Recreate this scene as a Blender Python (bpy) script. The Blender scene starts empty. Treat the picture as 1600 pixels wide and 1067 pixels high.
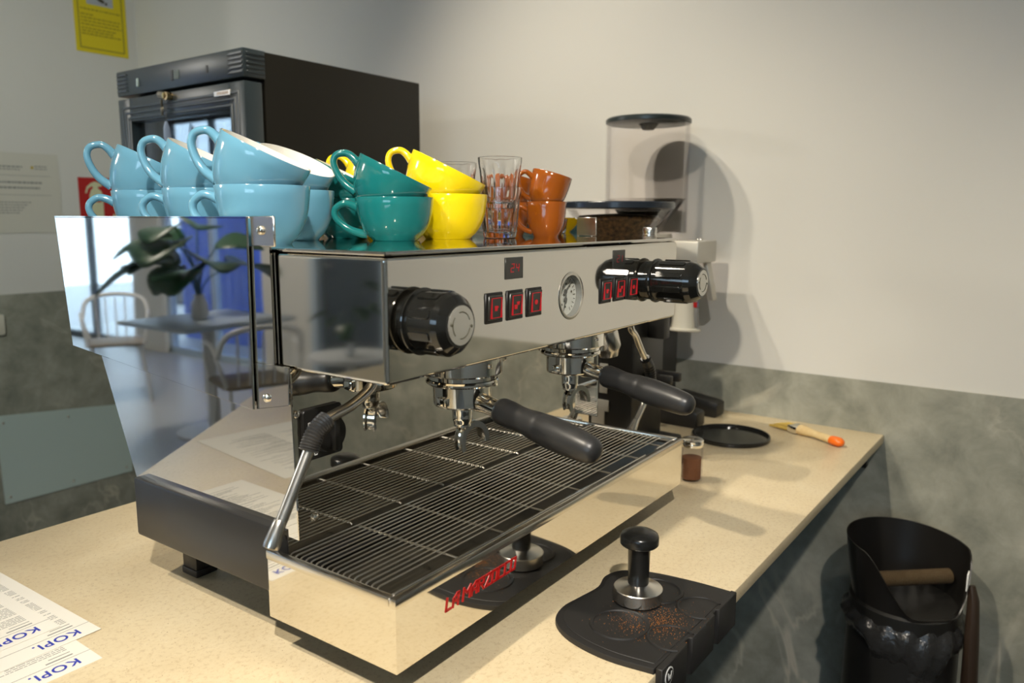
import bpy, bmesh, math, random
from math import sin, cos, pi, radians as R
from mathutils import Vector as V, Matrix as M4
S = bpy.context.scene
COL = S.collection
random.seed(7)
Z0 = 0.90                                   # countertop height above the floor

# ------------------------------------------------------------------ camera
def make_camera():
    cd = bpy.data.cameras.new('camera'); co = bpy.data.objects.new('camera', cd); COL.objects.link(co)
    cd.sensor_fit = 'HORIZONTAL'; cd.sensor_width = 36.0; cd.lens = 1215.4565/1600*36
    cd.clip_start = 0.02; cd.clip_end = 100
    yaw, pit, rol = R(-53.810552), R(-9.109505), R(0.248543)
    f = V((-sin(yaw)*cos(pit), cos(yaw)*cos(pit), sin(pit)))
    r = V((cos(yaw), sin(yaw), 0)); u = r.cross(f)
    r2 = r*cos(rol)+u*sin(rol); u2 = -r*sin(rol)+u*cos(rol)
    m = M4((( r2.x, u2.x, -f.x, -0.525631), (r2.y, u2.y, -f.y, -0.529702), (r2.z, u2.z, -f.z, 0.516874+Z0), (0, 0, 0, 1)))
    co.matrix_world = m
    cd.dof.use_dof = True; cd.dof.focus_distance = 1.05; cd.dof.aperture_fstop = 5.0
    S.camera = co
make_camera()

# ------------------------------------------------------------------ world, lamps, exposure
w = bpy.data.worlds.new('sky'); S.world = w; w.use_nodes = True
bg = w.node_tree.nodes['Background']
bg.inputs['Color'].default_value = (0.60, 0.79, 1.0, 1); bg.inputs['Strength'].default_value = 6.5
def lamp(name, loc, power, size, col=(1, 0.86, 0.66), target=None, spot=None, blend=.5):
    ld = bpy.data.lights.new(name, 'SPOT' if spot else 'POINT'); ld.energy = power; ld.color = col
    ld.shadow_soft_size = size
    o = bpy.data.objects.new(name, ld); COL.objects.link(o); o.location = loc
    if spot:
        ld.spot_size = R(spot); ld.spot_blend = blend
        o.rotation_euler = (V(target)-V(loc)).to_track_quat('-Z', 'Y').to_euler()
    return o
WARM = (1, .895, .73)
# ceiling track spots: two over the worktop, two throwing across the machine to the right wall; then two added fill spots
for loc, tgt, power, ang, bl in (((-1.15, -1.15, Z0+1.90), (.05, .15, Z0), 250, 60, 1), ((-1.04, .15, Z0+2.0), (.75, -.15, Z0), 165, 62, 1),
                                 ((.34, .74, Z0+1.98), (1.40, .56, Z0-.20), 60, 84, 1), ((.34, .98, Z0+1.98), (1.40, .56, Z0-.20), 60, 84, 1),
                                 ((-.70, 1.35, Z0+2.0), (1.05, 3.1, Z0+.05), 100, 84, 1), ((.15, -1.25, Z0+1.95), (1.48, -1.25, Z0+.15), 70, 62, 1)):  # added fills: left wall, and the right wall mirrored in the front panel
    lamp('ceiling_and_fill_spot', loc, power, .03, (.97, 1, .90) if tgt[1] > 3 else (1, .93, .83) if loc[0] == -1.15 else WARM, tgt, ang, bl)
lamp('guest_area_fill_light', (-2.2, 4.6, Z0+1.9), 70, .12, (1, .96, .88))  # added fill light, brightens the guest area mirrored in the machine
S.view_settings.view_transform = 'Standard'; S.view_settings.look = 'None'
S.view_settings.gamma = 1.0; S.view_settings.use_curve_mapping = False
S.view_settings.exposure = 0.04

# ------------------------------------------------------------------ materials
def mat(name, col, rough=.5, metal=0., **k):
    m = bpy.data.materials.new(name); m.use_nodes = True
    b = m.node_tree.nodes['Principled BSDF']
    b.inputs['Base Color'].default_value = (*col, 1); b.inputs['Roughness'].default_value = rough; b.inputs['Metallic'].default_value = metal
    for a, v in k.items():
        b.inputs[a.replace('_', ' ')].default_value = v
    return m
def nodes(m): return m.node_tree.nodes, m.node_tree.links, m.node_tree.nodes['Principled BSDF']
def noise(m, scale, detail=4, rough=.55, dist=0., vec=None):
    N, L, b = nodes(m)
    t = N.new('ShaderNodeTexNoise'); t.inputs['Scale'].default_value = scale; t.inputs['Detail'].default_value = detail
    t.inputs['Roughness'].default_value = rough; t.inputs['Distortion'].default_value = dist
    if vec is None:
        tc = N.get('TC') or N.new('ShaderNodeTexCoord'); tc.name = 'TC'; vec = tc.outputs['Object']
    L.new(vec, t.inputs['Vector'])
    return t.outputs['Fac']
def ramp(m, fac, stops):
    N, L, b = nodes(m); r = N.new('ShaderNodeValToRGB'); e = r.color_ramp.elements
    while len(e) < len(stops): e.new(.5)
    for x, (p, c) in zip(e, stops): x.position = p; x.color = (*c, 1)
    L.new(fac, r.inputs['Fac']); return r.outputs['Color']
def mixc(m, fac, a, b_, mode='MIX'):
    N, L, b = nodes(m); n = N.new('ShaderNodeMix'); n.data_type = 'RGBA'; n.blend_type = mode
    for s, v in ((n.inputs[0], fac), (n.inputs[6], a), (n.inputs[7], b_)):
        if isinstance(v, (int, float)): s.default_value = v
        elif isinstance(v, tuple): s.default_value = (*v, 1)
        else: L.new(v, s)
    return n.outputs[2]
def base(m, c): N, L, b = nodes(m); L.new(c, b.inputs['Base Color'])
def bump(m, fac, strength=.2, dist=.002):
    N, L, b = nodes(m); n = N.new('ShaderNodeBump'); n.inputs['Strength'].default_value = strength; n.inputs['Distance'].default_value = dist
    L.new(fac, n.inputs['Height']); L.new(n.outputs['Normal'], b.inputs['Normal'])
def roughmap(m, fac, lo, hi):
    N, L, b = nodes(m); r = N.new('ShaderNodeMapRange'); r.inputs['To Min'].default_value = lo; r.inputs['To Max'].default_value = hi
    L.new(fac, r.inputs['Value']); L.new(r.outputs['Result'], b.inputs['Roughness'])

WALL = mat('cream_wall_paint', (.655, .64, .59), .85); bump(WALL, noise(WALL, 260, 3), .08, .001)
CEIL = mat('white_ceiling_paint', (.75, .72, .66), .9)
FLOOR = mat('grey_terrazzo', (.3, .3, .3), .35)
base(FLOOR, ramp(FLOOR, noise(FLOOR, 90, 3), [(.3, (.26, .27, .29)), (.55, (.40, .42, .44)), (.8, (.55, .56, .57))]))
MARBLE = mat('grey_green_marble', (.2, .2, .17), .4, 0, Specular_IOR_Level=.2)
def marble(m):
    n1 = noise(m, 2.3, 8, .6, .8); n2 = noise(m, 11, 7, .65, .4)
    c = ramp(m, n1, [(.3, (.125, .13, .105)), (.5, (.245, .245, .20)), (.72, (.44, .43, .36))])
    c2 = ramp(m, n2, [(.3, (.14, .142, .115)), (.5, (.28, .28, .225)), (.75, (.48, .46, .38))])
    c = mixc(m, .5, c, c2)
    v = ramp(m, noise(m, 1.35, 5, .5, 1.5), [(.485, (0, 0, 0)), (.5, (1, 1, 1)), (.512, (0, 0, 0))])
    k = ramp(m, noise(m, 2.1, 3), [(.45, (0, 0, 0)), (.7, (1, 1, 1))])
    N, L, b = nodes(m); mm = N.new('ShaderNodeMath'); mm.operation = 'MULTIPLY'; L.new(v, mm.inputs[0]); L.new(k, mm.inputs[1])
    mm2 = N.new('ShaderNodeMath'); mm2.operation = 'MULTIPLY'; mm2.inputs[1].default_value = .8; L.new(mm.outputs[0], mm2.inputs[0]); c = mixc(m, mm2.outputs[0], c, (.62, .56, .44))
    base(m, c); bump(m, n2, .05, .001)
marble(MARBLE)
STONE = mat('beige_limestone', (.62, .5, .33), .42)
def stone(m):
    n1 = noise(m, 9, 6, .6); n2 = noise(m, 150, 5, .7); n3 = noise(m, 420, 2, .5)
    c = ramp(m, n1, [(.3, (.60, .485, .305)), (.55, (.69, .58, .385)), (.8, (.76, .67, .48))])
    c2 = ramp(m, n2, [(.36, (.47, .34, .19)), (.47, (.68, .56, .35)), (.7, (.72, .61, .41))])
    c = mixc(m, .45, c, c2)
    sp = ramp(m, n3, [(.27, (1, 1, 1)), (.33, (0, 0, 0))])
    c = mixc(m, sp, c, (.30, .19, .1))
    sp2 = ramp(m, noise(m, 46, 3, .5), [(.74, (0, 0, 0)), (.86, (.6, .6, .6))])
    c = mixc(m, sp2, c, (.84, .77, .62))
    base(m, c); roughmap(m, n1, .3, .5)
stone(STONE)
MIRROR = mat('polished_steel', (.80, .77, .71), .025, 1)
FRONT = mat('polished_steel_front', (.80, .77, .71), .05, 1)
STEEL = mat('satin_steel', (.72, .69, .63), .22, 1); roughmap(STEEL, noise(STEEL, 60, 3), .16, .3)
TOPST = mat('scratched_steel_top', (.72, .69, .64), .1, 1); roughmap(TOPST, noise(TOPST, 90, 5, .7), .01, .07); bump(TOPST, noise(TOPST, 420, 2), .012, .0004)
CHROME = mat('chrome', (.88, .85, .78), .07, 1)
WIRE = mat('grate_steel', (.62, .58, .50), .3, 1)
BLACKP = mat('matte_black_plastic', (.010, .0095, .0085), .42)
HANDLE = mat('black_soft_handle', (.022, .022, .022), .36); bump(HANDLE, noise(HANDLE, 500, 2), .06, .0005)
GLOSSB = mat('gloss_black_plastic', (.008, .008, .007), .10, 0, Specular_IOR_Level=.7)
POWDER = mat('dark_powder_coat', (.020, .020, .020), .33); bump(POWDER, noise(POWDER, 900, 2), .1, .0004)
RUBBER = mat('black_rubber', (.015, .014, .013), .55); bump(RUBBER, noise(RUBBER, 700, 2), .12, .0005)
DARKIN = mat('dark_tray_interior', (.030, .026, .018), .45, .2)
def ceramic(n, c): return mat(n, c, .12, 0, Coat_Weight=.5, Coat_Roughness=.04, IOR=1.5)
C_BLUE = ceramic('light_blue_glaze', (.125, .315, .44)); C_TEAL = ceramic('teal_glaze', (.008, .135, .135))
C_YEL = ceramic('yellow_glaze', (.80, .60, .004)); C_BRN = ceramic('brown_glaze', (.235, .058, .004)); C_WHITE = ceramic('white_glaze', (.82, .80, .74))
GLASS = mat('clear_glass', (1, 1, 1), .0, 0, Transmission_Weight=1.0, IOR=1.47)
def thin(name, tint, refl=.06, facing=.35, top=.6):
    m = bpy.data.materials.new(name); m.use_nodes = True; N = m.node_tree.nodes; L = m.node_tree.links
    for n in list(N):
        if n.type != 'OUTPUT_MATERIAL': N.remove(n)
    out = N['Material Output']; t = N.new('ShaderNodeBsdfTransparent'); t.inputs[0].default_value = (*tint, 1)
    g = N.new('ShaderNodeBsdfGlossy'); g.inputs['Roughness'].default_value = .02
    lw = N.new('ShaderNodeLayerWeight'); lw.inputs[0].default_value = facing
    mr = N.new('ShaderNodeMapRange'); mr.inputs['To Min'].default_value = refl; mr.inputs['To Max'].default_value = top
    L.new(lw.outputs['Fresnel'], mr.inputs[0])
    mx = N.new('ShaderNodeMixShader'); L.new(mr.outputs[0], mx.inputs[0]); L.new(t.outputs[0], mx.inputs[1]); L.new(g.outputs[0], mx.inputs[2]); L.new(mx.outputs[0], out.inputs[0])
    return m
ACRYL = thin('clear_acrylic', (.985, .978, .982), .0, .10, .3)
GGLASS = thin('gauge_cover', (.97, .97, .95), .0, .05)
PANE = thin('window_pane', (.94, .97, .98), .05, .2)
FPANE = thin('fridge_door_pane', (.75, .80, .82), .22, .4)
FRIDGE = mat('black_fridge_paint', (.009, .008, .005), .5, 0, Specular_IOR_Level=.3)
FRAME = mat('charcoal_fridge_plastic', (.030, .042, .048), .33)
FIN = mat('fridge_lining', (.12, .14, .15), .5)
BRASS = mat('brass_lock', (.75, .55, .28), .25, 1)
YPAP = mat('yellow_notice_print', (.72, .58, .01), .6); INK = mat('dark_print', (.06, .055, .03), .6); YINK = mat('dim_print_on_yellow', (.36, .28, .01), .6)
PAPER = mat('white_paper', (.80, .77, .69), .65); LAM = mat('laminated_notice', (.60, .58, .50), .3); GINK = mat('grey_print', (.25, .25, .23), .6)
BLUEINK = mat('blue_print', (.03, .05, .40), .55); REDP = mat('red_sign', (.45, .008, .008), .5); LUMI = mat('pale_sign_print', (.66, .66, .42), .5)
PLATE = mat('grey_wall_plate', (.42, .50, .46), .4)
REDLET = mat('red_enamel', (.42, .008, .008), .35)
GAUGE = mat('gauge_dial', (.70, .70, .64), .4)
def emit(name, col, s):
    m = mat(name, (0, 0, 0), .5); b = m.node_tree.nodes['Principled BSDF']
    b.inputs['Emission Color'].default_value = (*col, 1); b.inputs['Emission Strength'].default_value = s; return m
LED = emit('red_led', (1, .02, .03), .42); LEDD = emit('dim_red_led', (1, .02, .03), .16)
SCREEN = mat('dark_display', (.035, .035, .03), .25)
WOOD = mat('pale_brush_wood', (.70, .52, .25), .5); base(WOOD, ramp(WOOD, noise(WOOD, 40, 4), [(.3, (.62, .43, .19)), (.7, (.76, .6, .32))]))
ORANGE = mat('orange_dip_paint', (.85, .16, .01), .35); BRIST = mat('yellow_bristle', (.62, .44, .10), .8)
COFFEE = mat('coffee_grounds', (.06, .036, .012), .9); bump(COFFEE, noise(COFFEE, 350, 3), .6, .003); COCOA = mat('cocoa_powder', (.16, .065, .025), .9); bump(COCOA, noise(COCOA, 300, 3), .5, .002)
BEAN = mat('roasted_beans', (.075, .04, .015), .5); base(BEAN, ramp(BEAN, noise(BEAN, 120, 3), [(.35, (.02, .01, .004)), (.65, (.13, .07, .025))]))
WHITEP = mat('off_white_plastic', (.66, .63, .53), .4); SILV = mat('silver_paint', (.50, .48, .42), .35, .3)
BAG = mat('black_bag_film', (.02, .02, .02), .22); bump(BAG, noise(BAG, 35, 4), .6, .01)
TAG = mat('white_tag', (.75, .75, .72), .5)
BLUEP = mat('blue_panel', (.004, .13, .85), .5); DOORP = mat('dark_door', (.055, .07, .085), .35); DFRAME = mat('pale_blue_frame', (.42, .52, .62), .5)
LEAF = mat('dark_leaf', (.015, .07, .03), .4); TABLE = mat('grey_blue_table', (.42, .50, .60), .4); WHITEM = mat('white_metal', (.70, .72, .74), .35)
SEAT = mat('brown_seat', (.22, .18, .13), .5); BEIGEW = mat('beige_wall', (.45, .40, .33), .8); BROWNW = mat('brown_panel', (.13, .05, .035), .6)
BFRAME = mat('black_frame', (.02, .025, .03), .4)
PAVE = mat('grey_pavement', (.45, .46, .48), .8); CARP = mat('blue_car_paint', (.03, .08, .25), .15, .4); CARG = mat('dark_car_glass', (.02, .03, .04), .05)

# ------------------------------------------------------------------ geometry helper
class Geo:
    def __init__(s): s.bm = bmesh.new()
    def _v(s, pts): return [s.bm.verts.new(p) for p in pts]
    def face(s, vs, mi=0):
        try: f = s.bm.faces.new(vs); f.material_index = mi; return f
        except ValueError: pass
    def box(s, x0, x1, y0, y1, z0, z1, bev=0, seg=2):
        t = bmesh.new(); bmesh.ops.create_cube(t, size=1)
        for v in t.verts: v.co = V(((x0+x1)/2+v.co.x*(x1-x0), (y0+y1)/2+v.co.y*(y1-y0), (z0+z1)/2+v.co.z*(z1-z0)))
        if bev: bmesh.ops.bevel(t, geom=t.edges[:], offset=bev, segments=seg, affect='EDGES', profile=.5)
        s.merge(t); return s
    def merge(s, t, m=None):
        if m is not None: t.transform(m)
        me = bpy.data.meshes.new('t'); t.to_mesh(me); t.free(); s.bm.from_mesh(me); bpy.data.meshes.remove(me); return s
    def prism(s, poly, axis, a, b, bev=0, seg=2):          # poly in the two other axes, extruded along axis
        t = bmesh.new()
        def P(u, w, k): return {'x': (k, u, w), 'y': (u, k, w), 'z': (u, w, k)}[axis]
        A = [t.verts.new(P(u, w, a)) for u, w in poly]; B = [t.verts.new(P(u, w, b)) for u, w in poly]
        t.faces.new(A); t.faces.new(B[::-1]); n = len(poly)
        for i in range(n): t.faces.new((A[i], B[i], B[(i+1) % n], A[(i+1) % n]))
        bmesh.ops.recalc_face_normals(t, faces=t.faces)
        if bev: bmesh.ops.bevel(t, geom=[e for e in t.edges if e.calc_face_angle(0) > .6], offset=bev, segments=seg, affect='EDGES', profile=.5)
        s.merge(t); return s
    def lathe(s, prof, n=48, mtx=None, close=False, mi=None):   # prof: (r, z) list about z
        t = bmesh.new(); rings = []
        for r, z in prof:
            if r < 1e-6: rings.append([t.verts.new((0, 0, z))])
            else: rings.append([t.verts.new((r*cos(2*pi*i/n), r*sin(2*pi*i/n), z)) for i in range(n)])
        pairs = list(zip(rings, rings[1:])) + ([(rings[-1], rings[0])] if close else [])
        for k, (a, b) in enumerate(pairs):
            for i in range(n):
                j = (i+1) % n
                if len(a) == 1 and len(b) == 1: continue
                if len(a) == 1: f = t.faces.new((a[0], b[j], b[i]))
                elif len(b) == 1: f = t.faces.new((a[i], a[j], b[0]))
                else: f = t.faces.new((a[i], a[j], b[j], b[i]))
                if mi: f.material_index = mi[k]
        bmesh.ops.recalc_face_normals(t, faces=t.faces)
        s.merge(t, mtx); return s
    def tube(s, path, rad, n=12, closed=False, cap=True, flat=1.0):
        t = bmesh.new(); P = [V(p) for p in path]; N = len(P); rings = []; up = None
        for i, p in enumerate(P):
            if closed: d = (P[(i+1) % N]-P[i-1]).normalized()
            else: d = (P[min(i+1, N-1)]-P[max(i-1, 0)]).normalized()
            if up is None:
                up = V((0, 0, 1)) if abs(d.z) < .9 else V((1, 0, 0))
            a = d.cross(up); a.normalize(); b = a.cross(d); up = b
            r = rad[i] if isinstance(rad, (list, tuple)) else rad
            rings.append([t.verts.new(p+(a*cos(2*pi*k/n)*r*flat+b*sin(2*pi*k/n)*r)) for k in range(n)])
        for i in range(N if closed else N-1):
            a, b = rings[i], rings[(i+1) % N]
            for k in range(n): t.faces.new((a[k], a[(k+1) % n], b[(k+1) % n], b[k]))
        if cap and not closed: t.faces.new(rings[0][::-1]); t.faces.new(rings[-1])
        bmesh.ops.recalc_face_normals(t, faces=t.faces)
        s.merge(t); return s
    def cyl(s, p0, p1, r0, r1=None, n=24):
        return s.tube([p0, p1], [r0, r0 if r1 is None else r1], n)
    def sphere(s, c, r, sc=(1, 1, 1), u=16, v=10):
        t = bmesh.new(); bmesh.ops.create_uvsphere(t, u_segments=u, v_segments=v, radius=r)
        for q in t.verts: q.co = V((c[0]+q.co.x*sc[0], c[1]+q.co.y*sc[1], c[2]+q.co.z*sc[2]))
        s.merge(t); return s
    def xf(s, m): s.bm.transform(m); return s
    def build(s, name, mats, parent=None, loc=None, rot=None, smooth=True, ang=38):
        me = bpy.data.meshes.new(name); s.bm.to_mesh(me); s.bm.free()
        for m in (mats if isinstance(mats, (list, tuple)) else [mats]): me.materials.append(m)
        return link(name, me, parent, loc, rot, smooth, ang)
def link(name, me, parent=None, loc=None, rot=None, smooth=True, ang=38):
    if smooth:
        if me.materials and me.materials[0] in (MIRROR, FRONT, TOPST): ang = 12
        me.polygons.foreach_set('use_smooth', [True]*len(me.polygons)); me.set_sharp_from_angle(angle=R(ang))
    o = bpy.data.objects.new(name, me); COL.objects.link(o)
    if parent: o.parent = parent
    if loc: o.location = loc
    if rot: o.rotation_euler = rot
    return o
def tag(o, label, cat, group=None):
    o['label'] = label; o['category'] = cat
    if group: o['group'] = group
    return o
def thing(name, label, cat, loc=(0, 0, 0), rotz=0, group=None):
    o = bpy.data.objects.new(name, None); COL.objects.link(o); o.location = loc; o.rotation_euler = (0, 0, rotz)
    o.empty_display_size = .03
    return tag(o, label, cat, group)
def struct(o): o['kind'] = 'structure'; return o
def setting(name, g, m): return struct(g.build(name, m))
def arc(c, r, a0, a1, n, plane='xz'):
    out = []
    for i in range(n+1):
        a = R(a0+(a1-a0)*i/n); u, w = c[0]+r*cos(a), c[1]+r*sin(a); out.append((u, w))
    return out
def rrect(w, h, r, n=4):
    pts = []
    for cx, cy, a in ((w/2-r, h/2-r, 0), (-w/2+r, h/2-r, 90), (-w/2+r, -h/2+r, 180), (w/2-r, -h/2+r, 270)):
        pts += arc((cx, cy), r, a, a+90, n)
    return pts
def smoothpath(pts, k=6):                                     # Catmull-Rom
    P = [V(p) for p in pts]; P = [P[0]*2-P[1]]+P+[P[-1]*2-P[-2]]; out = []
    for i in range(1, len(P)-2):
        for j in range(k):
            t = j/k; a, b, c, d = P[i-1], P[i], P[i+1], P[i+2]
            out.append(.5*((2*b)+(c-a)*t+(2*a-5*b+4*c-d)*t*t+(3*b-a-3*c+d)*t**3))
    return out+[P[-2]]
def textmesh(body, size, space=1.0, ext=0.0):
    cu = bpy.data.curves.new('t', 'FONT'); cu.body = body; cu.size = size; cu.space_character = space; cu.extrude = ext
    cu.align_x = 'LEFT'; cu.offset = size*.018
    o = bpy.data.objects.new('t', cu); COL.objects.link(o)
    bpy.context.view_layer.update()
    me = bpy.data.meshes.new_from_object(o.evaluated_get(bpy.context.evaluated_depsgraph_get()))
    bpy.data.objects.remove(o); bpy.data.curves.remove(cu)
    return me

XW, YN, XE, XWEST, YS, YFAR, ZC = 1.4855, 3.10, .30, -4.0, -3.0, 9.6, Z0+2.1
# ------------------------------------------------------------------ setting
setting('floor', Geo().box(-9, XW+.2, YS-.2, YFAR+.2, -.1, 0), FLOOR)
setting('added_dark_floor', Geo().box(-1.9, XW-.006, YS, .14, 0, .004), mat('dark_bounce_absorber', (.035, .035, .033), .5))   # added unseen dark strip, cuts light bouncing up under the counter
setting('ceiling', Geo().box(XWEST-.2, XW+.2, YS-.2, YFAR+.2, ZC, ZC+.1), CEIL)
setting('wall_right', Geo().box(XW, XW+.15, YS-.15, YN+.15, 0, ZC), WALL)
setting('wall_left', Geo().box(XE, XW, YN, YN+.15, 0, ZC), WALL)
setting('wall_passage', Geo().box(XE, XE+.15, YN+.15, YFAR, 0, ZC), WALL)
setting('wall_far', Geo().box(XWEST, XE+.15, YFAR, YFAR+.15, 0, ZC), WALL)
setting('wall_behind', Geo().box(XWEST, XW, YS-.15, YS, 0, ZC), WALL)
setting('trim_1', Geo().box(XW-.006, XW, YS, YN-.006, 0, Z0+.127, .001), MARBLE)      # marble wainscot
setting('trim_2', Geo().box(XE, XW-.006, YN-.006, YN, 0, Z0+.186, .001), MARBLE)
# west front of the room: wall pieces between the openings
def west(y0, y1, z0=0, z1=ZC): g.box(XWEST-.15, XWEST, y0, y1, z0, z1)
g = Geo(); west(YS-.15, -2.5); west(-.5, 3.82); west(-2.5, -.5, 0, 1.55); west(-2.5, -.5, 2.6); west(7.0, 7.55); west(9.45, YFAR+.15)
west(3.82, 4.75, 2.3); west(4.75, 5.40); west(5.40, 7.0, 2.65); west(7.55, 9.45, 2.65)
setting('wall_west', g, WALL)
d = struct(Geo().box(XWEST-.09, XWEST-.05, 3.9, 4.67, .01, 2.24).build('door_1', DOORP))
Geo().box(XWEST-.11, XWEST+.02, 3.82, 3.9, 0, 2.3).box(XWEST-.11, XWEST+.02, 4.67, 4.75, 0, 2.3).box(XWEST-.11, XWEST+.02, 3.9, 4.67, 2.24, 2.3).build('door_frame', DFRAME, d)
Geo().cyl((XWEST-.05, 4.58, 1.0), (XWEST+.0, 4.58, 1.0), .012).cyl((XWEST, 4.58, 1.0), (XWEST, 4.47, 1.0), .01).build('door_handle', STEEL, d)
for n, (y0, y1, zb) in enumerate(((5.40, 7.0, 0), (7.55, 9.45, 0), (-2.5, -.5, 1.55))):
    wn = struct(Geo().box(XWEST-.08, XWEST-.07, y0+.04, y1-.04, zb+.06, 2.6).build('window_%d' % (n+1), PANE))
    fg = Geo(); fw = .05
    fg.box(XWEST-.11, XWEST-.04, y0, y0+fw, zb, 2.65).box(XWEST-.11, XWEST-.04, y1-fw, y1, zb, 2.65).box(XWEST-.11, XWEST-.04, y0, y1, 2.6, 2.65).box(XWEST-.11, XWEST-.04, y0, y1, zb, zb+.06)
    ym = (y0+y1)/2; fg.box(XWEST-.11, XWEST-.04, ym-.025, ym+.025, zb+.06, 2.6)
    fg.build('window_frame', BFRAME if n == 1 else DFRAME, wn)

setting('ground_outside', Geo().box(-16, XWEST-.15, 0, 16, -.12, -.02), PAVE)
# ------------------------------------------------------------------ counter
ct = tag(Geo().prism([(-1.75, -.1802), (XW-.007, -.1802), (XW-.007, .829), (-.06, .829), (-.90, 1.400), (-1.75, 1.400)], 'z', Z0-.022, Z0, .0025).build('countertop', STONE),
         'long beige limestone worktop carrying the espresso machine and grinders', 'countertop')
cb = thing('bar_cabinet', 'dark cabinet carcass set back underneath the limestone worktop', 'cabinet', (0, .5, 0))
Geo().box(-1.7, 1.15, -.32, .30, .08, Z0-.022).build('body', mat('dark_laminate', (.05, .05, .048), .5), cb)
for i in range(4):
    Geo().box(-1.69+i*.71, -1.69+i*.71+.70, -.34, -.32, .1, Z0-.05, .002).build('door', mat('dark_door_laminate', (.06, .06, .055), .45) if i == 0 else bpy.data.materials['dark_door_laminate'], cb)
Geo().box(-1.68, 1.13, -.27, .25, 0, .08).build('plinth', BLACKP, cb)
br = tag(Geo().box(XW-.10, XW-.007, -.150, -.115, Z0-.047, Z0-.022, .002).box(XW-.03, XW-.007, -.150, -.115, Z0-.085, Z0-.047, .002).build('support_bracket', BLACKP),
         'black steel bracket holding the worktop end at the marble wall', 'bracket')

# ------------------------------------------------------------------ espresso machine (local frame: x along its front, y to its rear)
mc = thing('espresso_machine', 'large mirror-polished two-group espresso machine in the middle of the worktop', 'coffee machine', (0, 0, Z0), R(.822923))
MW, FY, BX0, BX1 = .7206, .0197, .0145, .7144
def P(g, n, m, par=mc, **k): return g.build(n, m, par, **k)
# base and feet
P(Geo().box(0, MW, .2, .492, .080, .163, .004).box(.004, MW-.004, .19, .2, .085, .155), 'base', POWDER)
for x, y in ((.080, .474), (.640, .474), (.110, .245), (.620, .245)):
    f = P(Geo().box(x-.016, x+.016, y-.017, y+.017, 0.010, .082, .002), 'foot', BLACKP)
    P(Geo().box(x-.0175, x+.0175, y-.0185, y+.0185, 0, .011, .002), 'rubber_pad', RUBBER, f)
# lower housing behind the mirror backsplash
P(Geo().prism([(.19, .163), (.19, .35), (.575, .335), (.508, .163)], 'x', .016, .705), 'lower_housing', STEEL)
P(Geo().box(.0165, .7165, .1865, .189, .118, .349), 'backsplash', MIRROR)
for x, n in ((.012, 'side_wing'), (.7055, 'side_wing')):
    P(Geo().prism([(.162, .150), (.166, .345), (.578, .328), (.505, .157)], 'x', x, x+.003, .0008, 1), n, MIRROR)
# upper body: front housing and rear housing split by a seam
fh = P(Geo().box(BX0, BX1, FY, .1835, .348, .4770, .0045, 6), 'front_housing', FRONT, ang=30)
P(Geo().prism([(.1865, .350), (.1865, .477), (.655, .477), (.64, .335)], 'x', BX0, BX1, .001, 1), 'rear_housing', MIRROR)
P(Geo().box(BX0+.0006, BX1-.0006, FY+.0006, .655, .4778, .4825, .0022, 2), 'cup_tray', TOPST)
# upper side panels that rise as cup rails, with their bent brackets
for x, s in ((.0040, 1), (.7180, -1)):
    p = P(Geo().prism([(.219, .5158), (.660, .5150), (.638, .330), (.223, .2960)], 'x', x, x+.0032, .0008, 1), 'side_panel', MIRROR)
    P(Geo().prism([(.219, .5158), (.660, .5150), (.660, .5130), (.219, .5138)], 'x', x, x+.012*s+(.0032 if s < 0 else 0), 0), 'rail_lip', MIRROR, p)
for x0, x1, in ((.0085, .0115), (.7140, .7170)):
    u = P(Geo().box(x0, x1, .178, .2185, .4835, .5165, .0009, 1), 'upper_bracket', STEEL)
    l = P(Geo().prism([(.2235, .352), (.1635, .352), (.1650, .309), (.2235, .2965)], 'x', x0, x1, .0006, 1), 'lower_bracket', MIRROR)
    P(Geo().box(x0, x1, .1870, .2230, .352, .4835), 'bracket_web', MIRROR, u)
    sx = x0-.0015 if x0 < .3 else x1+.0015
    for par, y, z in ((u, .200, .5010), (l, .203, .313)):
        P(Geo().sphere((sx, y, z), .0052, (.6, 1, 1)), 'screw', CHROME, par)
P(Geo().box(.02, .71, .6555, .659, .478, .512, .001), 'rear_rail', STEEL)
for x, z in ((.0565, .159), (.0345, .290)):
    P(Geo().sphere((x, .1855, z), .0052, (1, .6, 1)), 'screw', CHROME)
# seven-segment digits
SEG = {'2': 'abged', '4': 'fgbc', '1': 'bc', '3': 'abgcd', '0': 'abcdef', '7': 'abc'}
def digits(g, s, x, z, w, h, y, lw):
    for ch in s:
        L = {'a': (0, h, w, h), 'b': (w, h/2, w, h), 'c': (w, 0, w, h/2), 'd': (0, 0, w, 0), 'e': (0, 0, 0, h/2), 'f': (0, h/2, 0, h), 'g': (0, h/2, w, h/2)}
        for c in SEG[ch]:
            a, b, c2, d2 = L[c]; sh = .18
            g.box(x+min(a, c2)+sh*min(b, d2)-lw/2, x+max(a, c2)+sh*min(b, d2)+lw/2, y-.0004, y, z+min(b, d2)-lw/2+(.0006 if a == c2 else 0), z+max(b, d2)+lw/2-(.0006 if a == c2 else 0))
        x += w*1.9
for x0, s, m in ((.2150, '24', LED), (.4845, '21', LEDD)):
    dp = P(Geo().box(x0, x0+.0365, FY-.0012, FY+.002, .4430, .4690, .0004, 1), 'display', SCREEN)
    g = Geo(); digits(g, s, x0+.0105, .4515, .0055, .0095, FY-.0012, .0009); P(g, 'digits', m, dp, smooth=False)
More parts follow.
